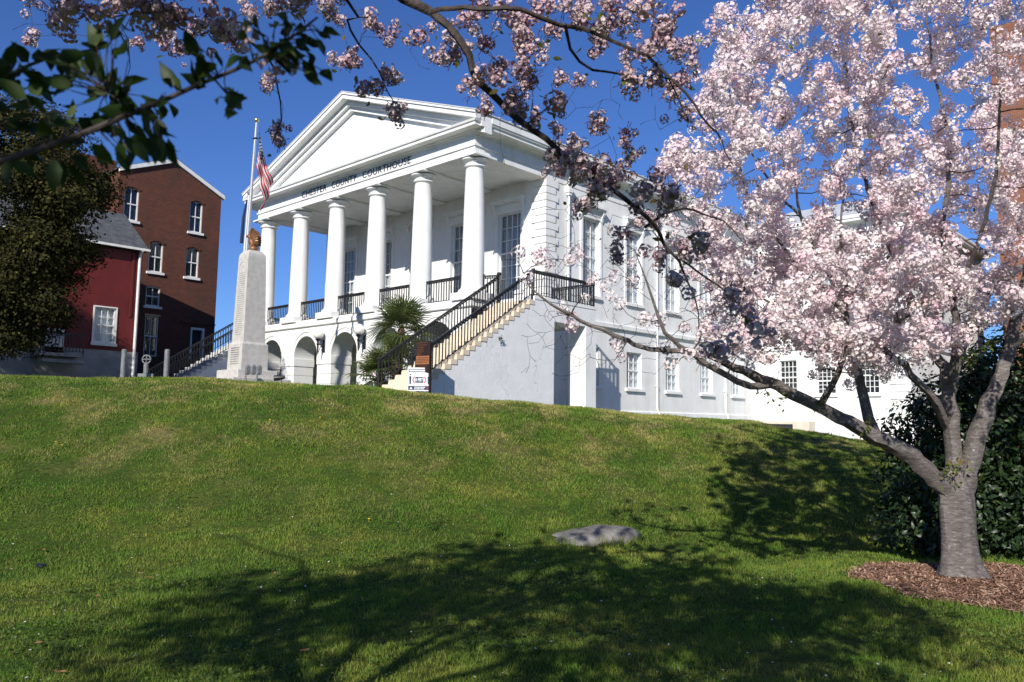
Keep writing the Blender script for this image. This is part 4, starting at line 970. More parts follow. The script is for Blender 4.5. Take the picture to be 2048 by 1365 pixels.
def pompon(g, nf, rad_c=0.050, fr=0.0165, detail=False, np_=5):
    """one ball of double cherry flowers: petals in rosettes facing outwards"""
    i = np.arange(nf)+0.5; ph = np.arccos(1-2*i/nf); th = math.pi*(1+5**0.5)*i
    dirs = np.stack([np.cos(th)*np.sin(ph), np.sin(th)*np.sin(ph), np.cos(ph)], 1)+g.normal(0, 0.18, (nf, 3)); dirs /= np.linalg.norm(dirs, axis=1, keepdims=True)
    V = []; F_ = []; T_ = []; o = 0
    for d in dirs:
        a = np.cross(d, g.normal(size=3)); a /= np.linalg.norm(a); b = np.cross(d, a); c = d*rad_c*g.uniform(0.75, 1.15); s = fr*g.uniform(0.8, 1.2); tt = g.uniform(0, 1)
        for ringk, (m_, lift, rs) in enumerate(((6, 0.15, 1.0), (5, 0.55, 0.72)) if detail else ((np_, 0.25, 1.0),)):
            ph0 = g.uniform(0, 6.28)
            for p in range(m_):
                an = ph0+2*math.pi*p/m_+g.normal(0, 0.1); r1 = a*math.cos(an)+b*math.sin(an); t1 = -a*math.sin(an)+b*math.cos(an); ss = s*rs*g.uniform(0.85, 1.15)
                w_ = 0.55*ss
                V += [c, c+r1*ss*0.6+t1*w_+d*ss*lift*0.55, c+r1*ss*1.05+d*ss*(lift+g.normal(0, 0.12)), c+r1*ss*0.6-t1*w_+d*ss*lift*0.55]; F_.append((o, o+1, o+2, o+3)); T_ += [tt]*4; o += 4
    return np.array(V), np.array(F_), np.array(T_)
LEAF_V = np.array([(0,0,0),(0.23,0.30,0.06),(0.19,0.62,0.05),(0,1.0,-0.10),(-0.19,0.62,0.05),(-0.23,0.30,0.06),(0,0.30,0.0),(0,0.68,0.0)], float)
LEAF_F = np.array([(0,1,6,6),(0,6,5,5),(1,2,7,6),(6,7,4,5),(2,3,7,7),(7,3,4,4)])
LEAF_T = np.array([(0,1,6),(0,6,5),(1,2,7),(1,7,6),(6,7,4),(6,4,5),(2,3,7),(7,3,4)])
def leaves_mesh(name, pos, rot, sc, mat, g, tint=None):
    V, F_ = scatter(LEAF_V, LEAF_T, pos, rot, sc); ti = tint if tint is not None else g.uniform(0, 1, len(pos))
    return np_mesh(name, V, F_, mat, True, {'tint': np.repeat(ti, len(LEAF_V))})
def blossoms(name, pos, size, g, mat, nf=13, variants=6, detail=False, bias=0.5, spread=0.35, fr=0.0165, np_=5):
    V = []; F_ = []; T_ = []; o = 0
    var = [pompon(g, nf+int(g.integers(-2, 3)), detail=detail, fr=fr, np_=np_) for _ in range(variants)]
    which = g.integers(0, variants, len(pos)); rot = rand_rot(g, len(pos)); tin = np.clip(g.normal(bias, spread, len(pos)), 0, 1)
    for k in range(variants):
        m_ = which == k
        if not m_.any(): continue
        bv, bf, bt = var[k]; v, f = scatter(bv, bf, pos[m_], rot[m_], size[m_]); V.append(v); F_.append(f+o); o += len(v)
        T_.append(np.clip(tin[m_][:, None]*0.8+bt[None, :]*0.35-0.07, 0, 1).ravel())
    return np_mesh(name, np.concatenate(V), np.concatenate(F_), mat, False, {'tint': np.concatenate(T_)})
def P3(seq): return [at(x, y, d) for x, y, d, r in seq], [r for *_, r in seq]

# ------------------------------------------------------------------ flowering cherry on the right
g = np.random.default_rng(21)
tb = at(1922, 1168, 8.45); tb[2] = float(gz(tb[0], tb[1]))
CT = thing('cherry_tree', tuple(tb), 'flowering cherry tree covered in pink white blossom, standing in the mulch bed', 'tree')
trunk, trr = P3([(1924, 1190, 8.45, 0.29), (1923, 1168, 8.45, 0.225), (1920, 1132, 8.45, 0.182), (1916, 1070, 8.45, 0.160), (1912, 1015, 8.45, 0.164), (1909, 978, 8.45, 0.156), (1908, 940, 8.45, 0.10)])
tp, tr2 = resample(trunk, trr, 0.06)
def lobes(k, i, n=40): return 1+0.13*math.sin(3*2*math.pi*i/n+0.6+0.02*k)+0.10*math.sin(5*2*math.pi*i/n+1.0+0.03*k)+0.03*math.sin(11*2*math.pi*i/n+0.3*k)
m = MB(); m.tube([tuple(p) for p in tp], list(tr2), 40, wob=lambda k, i: lobes(k, i)*(1+0.45*max(0, 1-k*0.16)*(0.5+0.5*math.sin(4*2*math.pi*i/40+0.7)))); m.build('trunk', MT['bark'], CT, True)
L_ = [
 [(1905,985,8.45,.15),(1868,955,8.4,.125),(1810,905,8.3,.112),(1745,872,8.2,.10),(1680,835,8.1,.092),(1605,797,8.0,.080),(1540,765,7.9,.068),(1470,737,7.8,.052),(1400,707,7.8,.042),(1300,697,7.7,.034),(1230,672,7.6,.028),(1160,640,7.6,.022),(1105,608,7.5,.016),(1060,572,7.5,.010),(1040,530,7.5,.005)],
 [(1545,768,7.9,.05),(1500,772,7.7,.045),(1440,745,7.5,.038),(1380,705,7.4,.03),(1330,665,7.3,.024),(1310,610,7.3,.018),(1290,555,7.3,.011),(1270,500,7.3,.006)],
 [(1750,872,8.2,.075),(1735,815,8.3,.068),(1718,750,8.4,.06),(1712,690,8.4,.05),(1690,610,8.5,.04),(1640,520,8.6,.03),(1600,430,8.7,.02),(1590,330,8.7,.011)],
 [(1640,815,8.0,.05),(1665,765,7.9,.042),(1690,700,7.8,.035),(1702,640,7.7,.03),(1690,560,7.7,.024),(1680,470,7.6,.017),(1690,370,7.6,.010)],
 [(1700,645,7.75,.03),(1640,575,7.9,.025),(1570,500,8.0,.02),(1505,410,8.1,.015),(1475,310,8.1,.011),(1460,190,8.1,.008),(1452,90,8.1,.005)],
 [(1700,690,7.9,.026),(1770,655,7.6,.022),(1850,615,7.4,.017),(1920,560,7.3,.012),(2000,500,7.2,.007)],
 [(1905,985,8.45,.12),(1906,910,8.5,.102),(1902,830,8.5,.096),(1897,780,8.5,.09),(1885,735,8.6,.085),(1850,675,8.7,.07),(1815,590,8.8,.055),(1775,480,8.9,.042),(1730,360,9.0,.03),(1700,220,9.0,.02),(1690,90,9.0,.011),(1685,-20,9.0,.005)],
 [(1892,850,8.5,.062),(1868,795,8.3,.058),(1842,770,8.2,.054),(1795,722,8.0,.046),(1750,690,7.9,.038),(1680,665,7.7,.03),(1600,640,7.6,.022),(1530,600,7.5,.014),(1480,560,7.5,.007)],
 [(1900,790,8.5,.06),(1912,700,8.3,.055),(1905,590,8.2,.045),(1885,460,8.1,.036),(1900,300,8.0,.026),(1870,150,8.0,.018),(1850,10,8.0,.010),(1840,-130,8.0,.005)],
 [(1925,985,8.45,.14),(1942,915,8.4,.12),(1968,830,8.4,.112),(1995,765,8.4,.10),(2020,690,8.4,.085),(2045,590,8.4,.07),(2085,450,8.5,.052),(2100,300,8.5,.036),(2090,140,8.6,.022),(2080,-20,8.6,.010)],
 [(1905,760,8.55,.075),(1922,695,8.7,.075),(1950,632,8.9,.072),(1992,565,9.0,.064),(2060,525,9.1,.05),(2140,480,9.2,.036),(2250,430,9.3,.02),(2350,380,9.3,.009)],
 [(2020,690,8.4,.06),(2100,640,8.2,.05),(2200,600,8.0,.036),(2320,560,7.9,.02),(2420,500,7.9,.01)],
 [(1815,590,8.8,.04),(1740,545,9.2,.034),(1640,470,9.6,.027),(1550,380,9.9,.02),(1500,300,10.1,.012)],
 [(1905,600,8.2,.035),(1960,480,7.6,.028),(1990,350,7.2,.021),(2000,200,7.0,.013),(1990,60,6.9,.006)],
]
limbs = []
for sq in L_:
    P_, R_ = P3(sq); R_ = [r*(0.73 if q else 0.80) for q, r in enumerate(R_)]; P_, R_ = resample(P_, R_, 0.10)
    P_ = P_+g.normal(0, 1, P_.shape)*np.clip(R_, 0.004, 0.02)[:, None]*0.5; limbs.append((P_, R_))
for P_, R_ in limbs:
    m = MB(); m.tube([tuple(p) for p in P_], list(R_), 12 if R_[0] > 0.05 else 8, wob=lambda k, i: 1+0.10*math.sin(2.1*i+0.35*k)); m.build('limb', MT['bark'], CT, True)
# where the blossom hangs
def in_poly(x, y, poly):
    c = np.zeros(len(x), bool); n = len(poly); j = n-1
    for i in range(n):
        xi, yi = poly[i]; xj, yj = poly[j]
        c ^= ((yi > y) != (yj > y)) & (x < (xj-xi)*(y-yi)/(yj-yi+1e-9)+xi); j = i
    return c
poly = [(1535,-260),(1480,60),(1410,130),(1390,240),(1310,330),(1340,400),(1400,470),(1410,560),(1440,640),(1520,710),(1620,745),(1720,770),(1820,735),(1900,700),(1960,660),(2060,640),(2250,660),(2480,560),(2540,300),(2430,-50),(2200,-260),(1900,-330)]
def sample_poly(n, poly, dm, ds, g):
    out = []
    xs_ = [p[0] for p in poly]; ys_ = [p[1] for p in poly]
    while len(out) < n:
        x = g.uniform(min(xs_), max(xs_), 400); y = g.uniform(min(ys_), max(ys_), 400); k = in_poly(x, y, poly)
        k &= ~((x > 2060) & (g.uniform(0, 1, 400) < 0.35))
        for a, b in zip(x[k], y[k]): out.append((a, b, float(np.clip(g.normal(dm, ds), 6.3, 11.0))))
    return np.array(out[:n])
tg = sample_poly(1180, poly, 8.45, 1.05, g)
fringe = [(1450,60),(1460,30),(1500,25),(1480,100),(1440,20),(1520,5),(1545,30),(1395,80),(1530,60),(1420,250),(1390,215),(1360,290),(1320,350),(1345,330),(1330,460),(1500,130),(1550,60),(1600,20),(1420,180),(1445,150),(1430,330),(1400,290)]
tg = np.concatenate([tg, np.array([(x, y, 8.1+g.normal(0, 0.3)) for x, y in fringe])])
low = [(1110,540),(1180,590),(1200,560),(1160,500),(1050,560),(1010,520),(1240,610),(1260,560),(1300,600),(1230,720),(1180,715),(1200,740),(1330,690),(1360,650),(1395,720),(1420,640),(1500,690),(1560,720),(1600,690),(1640,740),(1700,770),(1560,640),(1480,620),(1120,620),(1290,640),(1380,590),(1450,560),(1250,680),(1345,740),(1460,660),(1530,560),(1090,520),(1140,520),(1215,520),(1350,540),(1500,720),(1750,760),(1800,720)]
lt = np.array([(x, y, 7.6+g.normal(0, 0.25)) for x, y in low])
lt = np.concatenate([lt, np.array([(x, y, float(np.clip(g.normal(7.8, 0.5), 6.6, 9.0))) for x, y, _ in sample_poly(140, [(1340,420),(1500,430),(1900,520),(1930,700),(1760,765),(1600,745),(1440,690),(1340,600)], 8, 0.5, g)])])
T3 = np.array([at(*p) for p in tg]); TL3 = np.array([at(*p) for p in lt])
tubes = grow(limbs, np.concatenate([T3, TL3]), g, 0.13, 0.0)
# bare twigs towards the lower left
bare = np.array([at(g.uniform(1040, 1720), g.uniform(480, 750), 7.6+g.normal(0, 0.3)) for _ in range(380)])
allb = limbs+[(p, r) for p, r in tubes]
tubes2 = grow(allb, bare, g, 0.2, 0.0, (0.0028, 0.004))
tag(link(bpy.data.objects.new('twigs', tubes_mesh('twigs', tubes+tubes2, MT['twig'], 4)), CT), kind='stuff')
cl = []
for (pts, rs) in tubes[:]:
    tip = pts[-1]; img_left = False
    k = int(g.integers(3, 6))
    for _ in range(k):
        q = g.uniform(0.35, 1.0); i = min(len(pts)-1, int(q*(len(pts)-1)+0.5)); cl.append(pts[i]+g.normal(0, 0.058, 3)+np.array([0, 0, 0.02]))
    cl.append(tip)
cl = np.array(cl)
rel = cl-CPOS; dd_ = rel@_f; ix = 1024+CF*(rel@_r)/dd_; iy = 682.5-CF*(rel@_u)/dd_
keep = ~((iy > 700) & (g.uniform(0, 1, len(ix)) < 0.45)); keep &= ~((ix < 1400) & (iy > 430) & (g.uniform(0, 1, len(ix)) < 0.62)); keep &= ~((ix < 1480) & (iy > 520) & (g.uniform(0, 1, len(ix)) < 0.3))
cl = cl[keep]
bl_obj = link(bpy.data.objects.new('blossom', blossoms('blossom', cl, g.uniform(0.75, 1.5, len(cl)), g, MT['petal'], 25, bias=0.42, spread=0.40, fr=0.0140, np_=4)), CT); tag(bl_obj, kind='stuff')
# young leaves among the flowers, shoots on the limbs
lp = cl[g.integers(0, len(cl), 520)]+g.normal(0, 0.06, (520, 3))
sh = [at(x+g.normal(0, 9), y+g.normal(0, 9), d) for x, y, d, n_ in ((1905,940,8.25,26),(1893,955,8.25,20),(1925,935,8.25,14),(1725,865,8.1,26),(1735,850,8.1,16),(1640,815,7.95,14),(1560,800,7.9,16),(1530,790,7.9,16),(1895,680,8.3,40),(1935,720,8.2,40),(1980,690,8.2,40),(1850,745,8.2,20),(1960,650,8.2,30)) for _ in range(n_)]
lp = np.concatenate([lp, np.array(sh)]); nl = g.normal(0, 1, lp.shape)+np.array([0, 0, 0.8])
tag(link(bpy.data.objects.new('young_leaves', leaves_mesh('young_leaves', lp, frame_from_normal(nl, g), g.uniform(0.035, 0.065, len(lp)), MT['cherry_leaf'], g)), CT), kind='stuff')

# ------------------------------------------------------------------ cherry over the photographer
g = np.random.default_rng(5)
def gp(d, l, h): 
    xy = CPOS[:2]+FH*d+RH*l; return np.array([xy[0], xy[1], -6.7+h])
ob = gp(0.7, -2.5, 0)
OT = thing('cherry_tree', tuple(ob), 'cherry tree whose shaded pink clusters and dark limbs hang across the top of the picture', 'tree')
A = lambda x, y, d: tuple(at(x, y, d))
tk, tkr = resample([gp(0.7,-2.5,-0.1), gp(0.72,-2.48,0.6), gp(0.8,-2.4,1.4), gp(0.9,-2.25,2.1)], [0.24, 0.19, 0.17, 0.15], 0.12)
m = MB(); m.tube([tuple(p) for p in tk], list(tkr), 16, wob=lambda k, i: 1+0.08*math.sin(3*2*math.pi*i/16)); m.build('trunk', MT['bark'], OT, True)
fork = gp(0.9, -2.25, 2.1)
OL = [
 ([fork, gp(1.7,-1.9,3.0), gp(2.9,-1.5,3.9), np.array(A(760,-60,4.3)), np.array(A(830,8,4.3)), np.array(A(889,66,4.3)), np.array(A(932,117,4.3)), np.array(A(990,183,4.3)), np.array(A(1030,230,4.3)), np.array(A(1088,273,4.3)), np.array(A(1147,320,4.3)), np.array(A(1190,357,4.35)), np.array(A(1240,400,4.4)), np.array(A(1290,455,4.4)), np.array(A(1330,492,4.5)), np.array(A(1370,530,4.5)), np.array(A(1395,600,4.6)), np.array(A(1402,655,4.6))],
  [.095,.075,.06,.046,.040,.036,.033,.031,.029,.027,.025,.023,.021,.018,.015,.012,.008,.005]),
 ([gp(2.9,-1.5,3.9), np.array(A(800,2,4.0)), np.array(A(870,10,4.0)), np.array(A(930,18,4.0)), np.array(A(1020,30,4.0)), np.array(A(1100,45,4.0)), np.array(A(1190,62,4.0)), np.array(A(1260,95,4.0)), np.array(A(1330,145,4.0)), np.array(A(1380,205,4.05)), np.array(A(1430,270,4.1)), np.array(A(1480,340,4.1))],
  [.040,.022,.021,.020,.019,.018,.016,.014,.012,.010,.007,.004]),
 ([np.array(A(1130,50,4.0)), np.array(A(1140,100,4.1)), np.array(A(1185,145,4.2)), np.array(A(1250,150,4.2)), np.array(A(1330,175,4.2)), np.array(A(1385,250,4.2))], [.016,.013,.011,.009,.007,.004]),
 ([np.array(A(1290,455,4.4)), np.array(A(1330,425,4.4)), np.array(A(1390,424,4.5)), np.array(A(1450,445,4.6)), np.array(A(1500,500,4.6))], [.014,.012,.010,.007,.004]),
 ([np.array(A(1366,522,4.5)), np.array(A(1440,570,4.6)), np.array(A(1490,620,4.6)), np.array(A(1515,655,4.6))], [.010,.008,.006,.004]),
 ([fork, gp(1.5,-2.6,3.0), gp(2.3,-2.6,3.7), np.array(A(180,-70,4.2)), np.array(A(260,-10,4.3)), np.array(A(330,25,4.4)), np.array(A(400,50,4.5)), np.array(A(460,75,4.5)), np.array(A(520,110,4.5)), np.array(A(550,170,4.5)), np.array(A(570,240,4.5)), np.array(A(562,290,4.5))],
  [.10,.075,.055,.028,.025,.022,.018,.014,.011,.008,.006,.004]),
 ([gp(2.9,-1.5,3.9), np.array(A(690,-20,4.3)), np.array(A(685,40,4.4)), np.array(A(715,95,4.4)), np.array(A(755,150,4.4)), np.array(A(790,215,4.4))], [.03,.014,.012,.009,.007,.004]),
 ([np.array(A(330,25,4.4)), np.array(A(225,30,4.4)), np.array(A(232,60,4.4)), np.array(A(250,95,4.4)), np.array(A(252,150,4.4))], [.009,.008,.006,.004,.003]),
 ([fork, gp(0.3,-1.6,3.2), gp(-0.4,-0.8,4.2), gp(-0.9,0.2,5.0)], [.09,.06,.04,.012]),
 ([fork, gp(0.2,-3.2,3.2), gp(-0.6,-4.2,4.0), gp(-1.2,-5.6,4.4)], [.085,.06,.04,.012]),
 ([fork, gp(1.6,-3.4,3.2), gp(2.4,-4.4,4.0), gp(2.9,-5.8,4.5)], [.075,.055,.035,.01]),
 ([fork, gp(0.8,-2.0,3.4), gp(0.9,-1.2,4.6), gp(1.2,-0.4,5.5)], [.08,.06,.04,.012]),
 ([gp(1.7,-1.9,3.0), gp(2.0,-1.2,3.7), gp(2.0,-0.4,4.5), gp(1.8,0.4,5.2)], [.045,.034,.024,.008]),
]
olimbs = []
for P_, R_ in OL:
    R_ = [r*(0.60 if r < 0.05 else 0.52) for r in R_]; P_, R_ = resample(P_, R_, 0.07); ph_ = g.uniform(0, 6.28, (3, 3)); ar_ = np.arange(len(P_))[:, None]*0.07
    P_ = P_+0.022*(np.sin(ar_*5.0+ph_[0])+0.7*np.sin(ar_*11.0+ph_[1])+0.4*np.sin(ar_*23+ph_[2]))*np.clip(ar_*2, 0, 1)+g.normal(0, 1, P_.shape)*np.clip(R_, 0.003, 0.012)[:, None]*0.3; olimbs.append((P_, R_))
    m = MB(); m.tube([tuple(p) for p in P_], list(R_), 9, wob=lambda k, i: 1+0.12*math.sin(2.1*i+0.5*k)); m.build('limb', MT['twig'], OT, True)
CLS = """700,121,25 756,172,30 776,145,28 788,219,27 787,66,22 838,74,30 897,74,22 909,113,28 960,10,30 971,90,28 967,148,32 971,219,24 1045,70,30 1041,129,32 1049,105,30 1084,12,30 1061,164,28 1030,191,32 1061,234,30 1108,207,35
1120,152,20 1162,162,18 1159,27,30 1162,47,28 1201,55,28 1201,90,28 1260,110,25 1245,39,32 1287,20,38 1327,51,38 1323,66,35 1354,105,25 1385,127,22 1260,168,32 1303,156,32 1366,156,18 1196,240,28 1252,270,26 1260,309,26 1116,262,20 1108,312,30 1162,324,38 1205,324,30 1155,351,30 1342,187,28 1370,230,28
1196,385,30 1168,411,25 1190,344,30 1275,416,30 1247,465,25 1234,500,22 1337,398,38 1319,508,28 1400,480,35 1350,560,28 1462,585,30 1512,650,35 1437,700,33 1370,508,26 1290,380,30 1225,360,28
58,3,18 65,72,20 143,20,40 191,27,35 307,20,42 342,34,40 369,38,35 273,14,40 441,62,35 461,79,30 277,85,18 325,78,22 348,106,18 537,167,22 557,253,18 560,284,20 547,262,16 547,10,30 598,14,35 680,41,22 687,126,20 650,10,30 110,30,30 230,5,36 400,55,30 500,20,24 420,20,30 740,30,26 1010,20,30 1130,10,32 1040,40,28 930,40,26 1000,130,26 1075,90,26 1100,60,24 1220,20,34 1300,100,28 880,120,22 945,170,24 1380,90,22 1150,290,26 1120,340,24 1240,350,26 1310,440,24"""
tc = []; ts_ = []
for w_ in CLS.split():
    x, y, r = map(float, w_.split(',')); d = float(np.clip(129/r, 3.5, 5.4)); d = 0.5*d+0.5*4.35; tc.append(at(x, y, d)); ts_.append(2*r*d/CF/0.128)
tc = np.array(tc); ts_ = np.array(ts_)
# crown above and behind the camera, outside the picture, that shades the lawn
def too_far(d, l, h):                            # the crown's shadow ends short of the boulder
    sd, sl = d+1.63*h, l+0.53*h; return sd > 10.1 or (sd > 8.3 and sl > 1.7+0.6*math.sin(3*sd)) or (sd < 8.3 and sl > 3.6)
extra = []
while len(extra) < 860:
    d_, l_, h_ = g.uniform(-3.6, 5.0), g.uniform(-7.2, 3.4), g.uniform(2.9, 6.8)
    if ((d_-0.2)/2.9)**2+((l_+1.9)/3.5)**2+((h_-4.1)/1.25)**2 > 1: continue
    if math.sin(2.1*d_+1.3*l_)+math.sin(1.7*l_-1.1*d_+2)+0.6*math.sin(3.1*h_+d_) < -0.15: continue
    if too_far(d_, l_, h_): continue
    p = gp(d_, l_, h_); rel = p-CPOS; dp = rel@_f
    if dp > 0.2:
        x, y = 1024+CF*(rel@_r)/dp, 682.5-CF*(rel@_u)/dp
        if -190 < x < 2240 and y > -170: continue
    extra.append(p)
n0 = len(extra)
while len(extra) < n0+330:                       # the boughs just above the picture, which keep the hanging clusters in shade
    d_, l_ = g.uniform(0.9, 4.2), g.uniform(-3.2, 1.9); h_ = 1.6+d_*0.62+g.uniform(0.25, 1.25)
    if not too_far(d_, l_, h_): extra.append(gp(d_, l_, h_))
extra = np.array(extra)
tub = grow(olimbs, tc, g, 0.16, 0.0, (0.0022, 0.006)); tub2 = grow(olimbs+tub, extra, g, 0.12, 0.0, (0.004, 0.010))
hang = np.array([at(x, y, 4.35) for x, y in ((1010,330),(1090,420),(1100,470),(1145,450),(1190,600),(1225,430),(1280,250),(1310,210),(1420,300),(1395,350),(1350,330),(1245,240),(1205,200),(1130,240),(1085,140),(1000,250),(925,200),(860,140),(820,100),(735,60),(640,60),(590,40),(480,110),(380,90),(200,60),(90,50),(1330,600),(1420,600),(1380,680),(1150,500),(1180,540),(1290,560),(1235,140),(1110,130),(1320,260),(1420,250),(1450,60),(1165,215),(1120,180),(1360,170),(1215,470),(1300,330),(1390,260),(1240,210),(1260,520),(1460,540),(1130,420),(1345,90),(880,60),(820,60),(1440,230),(1480,200),(300,60),(25,60),(150,60))])
tub3 = grow(olimbs+tub, hang, g, 0.25, 0.0, (0.0018, 0.003))
tag(link(bpy.data.objects.new('twigs', tubes_mesh('twigs', tub+tub2+tub3, MT['twig'], 5)), OT), kind='stuff')
keepc = [tc]; ks = [ts_*g.uniform(0.62, 0.85, len(ts_))]; stk = []
for _ in range(4):
    o_ = g.normal(0, 0.036, tc.shape)*ts_[:, None]+np.array([0, 0, -0.012]); keepc.append(tc+o_); ks.append(ts_*g.uniform(0.32, 0.62, len(ts_)))
for c_, z_ in zip(tc, ts_):
    for _ in range(11):
        dv = g.normal(0, 1, 3); dv /= np.linalg.norm(dv); e_ = c_+dv*0.055*z_*g.uniform(0.8, 1.4); stk.append((np.array([c_, (c_+e_)/2+np.array([0, 0, 0.006]), e_]), np.array([.0016, .0014, .0024])))
tag(link(bpy.data.objects.new('flower_stalks', tubes_mesh('flower_stalks', stk, MT['calyx'], 4)), OT), kind='stuff')
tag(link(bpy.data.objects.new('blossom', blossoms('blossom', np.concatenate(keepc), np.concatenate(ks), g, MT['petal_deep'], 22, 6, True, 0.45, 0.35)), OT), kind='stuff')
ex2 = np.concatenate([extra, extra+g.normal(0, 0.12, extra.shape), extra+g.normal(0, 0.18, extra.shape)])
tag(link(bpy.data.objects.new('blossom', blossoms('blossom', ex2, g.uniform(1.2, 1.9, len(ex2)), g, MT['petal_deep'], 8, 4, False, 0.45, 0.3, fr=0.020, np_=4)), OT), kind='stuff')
lp = np.concatenate([tc[g.integers(0, len(tc), 170)]+g.normal(0, 0.06, (170, 3)), extra[g.integers(0, len(extra), 900)]+g.normal(0, 0.12, (900, 3))])
tag(link(bpy.data.objects.new('young_leaves', leaves_mesh('young_leaves', lp, frame_from_normal(g.normal(0, 1, lp.shape), g), np.concatenate([g.uniform(0.03, 0.06, 170), g.uniform(0.06, 0.10, 900)]), MT['cherry_leaf'], g)), OT), kind='stuff')
# nearest branch, leafed out, close to the lens
g = np.random.default_rng(11)
NBR = [([gp(1.2,-2.45,3.05)-np.array([0,0,0.9]), np.array(A(-260,430,1.55)), np.array(A(-60,345,1.6)), np.array(A(60,305,1.62)), np.array(A(165,268,1.64)), np.array(A(250,232,1.66)), np.array(A(330,200,1.68)), np.array(A(400,168,1.7)), np.array(A(470,140,1.72)), np.array(A(540,105,1.74)), np.array(A(590,70,1.76)), np.array(A(635,35,1.78))], [.03,.016,.011,.0095,.0088,.008,.0072,.0065,.0058,.005,.0042,.003]),
       ([np.array(A(250,232,1.66)), np.array(A(245,205,1.66)), np.array(A(215,185,1.67))], [.004,.003,.002]), ([np.array(A(430,160,1.71)), np.array(A(455,190,1.71)), np.array(A(480,215,1.72))], [.003,.0025,.002]),
       ([np.array(A(-60,345,1.6)), np.array(A(-10,180,1.75)), np.array(A(60,130,1.8)), np.array(A(130,110,1.82)), np.array(A(215,95,1.84))], [.009,.006,.005,.004,.003])]
m_all = []
for P_, R_ in NBR:
    R_ = [r*0.75 for r in R_]; P_, R_ = resample(P_, R_, 0.03); m_all.append((P_, R_)); m = MB(); m.tube([tuple(p) for p in P_], list(R_), 8); m.build('limb', MT['twig'], OT, True)
LV = """10,150 35,130 60,150 45,170 85,170 100,120 120,140 150,110 170,95 185,120 200,80 225,70 240,100 215,150 235,170 250,160 130,150 100,185 150,200 190,190 20,120 75,110 160,130 15,190 70,200 110,240 140,235 185,240 60,240 20,260 90,270 130,285 220,215 240,245 260,215 290,225 330,215 345,160 385,90 400,110 410,130 385,150 420,150 290,270 320,290 270,290 240,310 260,320 310,300 200,300 170,320 140,350 60,310 110,350 30,330 300,200 455,185 480,215 470,200 500,60 520,45 545,55 560,40 575,85 600,110 620,140 630,150 605,90 640,90 650,60 590,45 545,90 520,120 490,120 560,125 250,190 275,255 225,270 330,270 345,305"""
lpos = []; lrot = []; lsc = []
nodes_ = np.concatenate([p for p, r in m_all]); pet = []
for w_ in LV.split():
    x, y = map(float, w_.split(','))
    for _ in range(3):
        p = at(x+g.normal(0, 12), y+g.normal(0, 9), 1.68+g.normal(0, 0.04)); j = int(np.argmin(np.linalg.norm(nodes_-p, axis=1))); a = nodes_[j]
        dv = p-a; Lg = np.linalg.norm(dv); dv = dv/max(Lg, 1e-6)+g.normal(0, 0.25, 3)+np.array([0, 0, -0.25]); dv /= np.linalg.norm(dv); s_ = g.uniform(0.042, 0.072); st_ = p-dv*s_*0.5
        nrm = np.cross(dv, g.normal(size=3)); nrm /= np.linalg.norm(nrm); sd = np.cross(dv, nrm)
        lpos.append(st_); lrot.append(np.stack([sd, dv, nrm], 1)); lsc.append(s_)
        pet.append((np.array([a, (a+st_)/2+g.normal(0, 0.004, 3), st_]), np.array([.0016, .0013, .001])))
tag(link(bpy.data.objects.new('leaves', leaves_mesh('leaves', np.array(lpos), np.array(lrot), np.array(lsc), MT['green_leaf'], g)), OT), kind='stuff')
tag(link(bpy.data.objects.new('leaf_stalks', tubes_mesh('leaf_stalks', pet, MT['twig'], 4)), OT), kind='stuff')
nf_ = np.array([at(x, y, 1.75) for x, y in ((545,130),(560,135),(575,130),(492,60),(498,85))])
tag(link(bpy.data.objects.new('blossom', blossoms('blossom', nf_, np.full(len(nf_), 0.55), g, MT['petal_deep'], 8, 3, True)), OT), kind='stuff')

# ------------------------------------------------------------------ dark evergreen at the left
g = np.random.default_rng(31)
lc = at(-30, 455, 29.0); lb = np.array([lc[0], lc[1], float(gz(lc[0], lc[1]))])
LT = thing('evergreen_tree', tuple(lb), 'big dark leafy evergreen tree filling the left edge before the red house', 'tree')
rvx = np.array([_r[0], _r[1], 0]); rvx /= np.linalg.norm(rvx); fvx = np.array([-rvx[1], rvx[0], 0])
MB().tube([tuple(lb+np.array([0,0,-0.2])), tuple(lb+np.array([0.1,0.1,1.5])), tuple(lb+np.array([0.2,0,3.5])), tuple(lb+np.array([0.1,0.1,6.5]))], [0.36, 0.28, 0.22, 0.08], 12).build('trunk', MT['dark_bark'], LT, True)
# crown: many lobes
lob = []
for _ in range(150):
    a = g.uniform(0, 2*math.pi); rr_ = g.uniform(0.1, 1.08)**0.5; z = g.uniform(-0.9, 1.0); w_ = math.sqrt(max(0.05, 1-max(z, -0.55)**2*0.9))
    lob.append((lc+rvx*(rr_*w_*4.3*math.cos(a)+0.15)+fvx*(rr_*w_*3.6*math.sin(a))+np.array([0, 0, z*4.2]), g.uniform(0.45, 1.15)))
def lob_ok(l):
    rl = l[0]-CPOS; dq = rl@_f; xx = 1024+CF*(rl@_r)/dq+0.8*l[1]*CF/dq; yy = 682.5-CF*(rl@_u)/dq; return xx < (238 if yy < 440 else 238-(yy-440)*0.42)
lob = [l for l in lob if lob_ok(l)]
cp, cr = resample([lb+np.array([0.1,0.1,1.2]), lb+np.array([0.2,0,3.5]), lb+np.array([0.1,0.1,8.5])], [0.25,0.2,0.06], 0.3)
lt_t = grow([(cp, cr)], np.array([l[0] for l in lob]), g, 0.08, 0.0, (0.02, 0.016))
tag(link(bpy.data.objects.new('branches', tubes_mesh('branches', lt_t, MT['dark_bark'], 6)), LT), kind='stuff')
pos = []; nrm = []
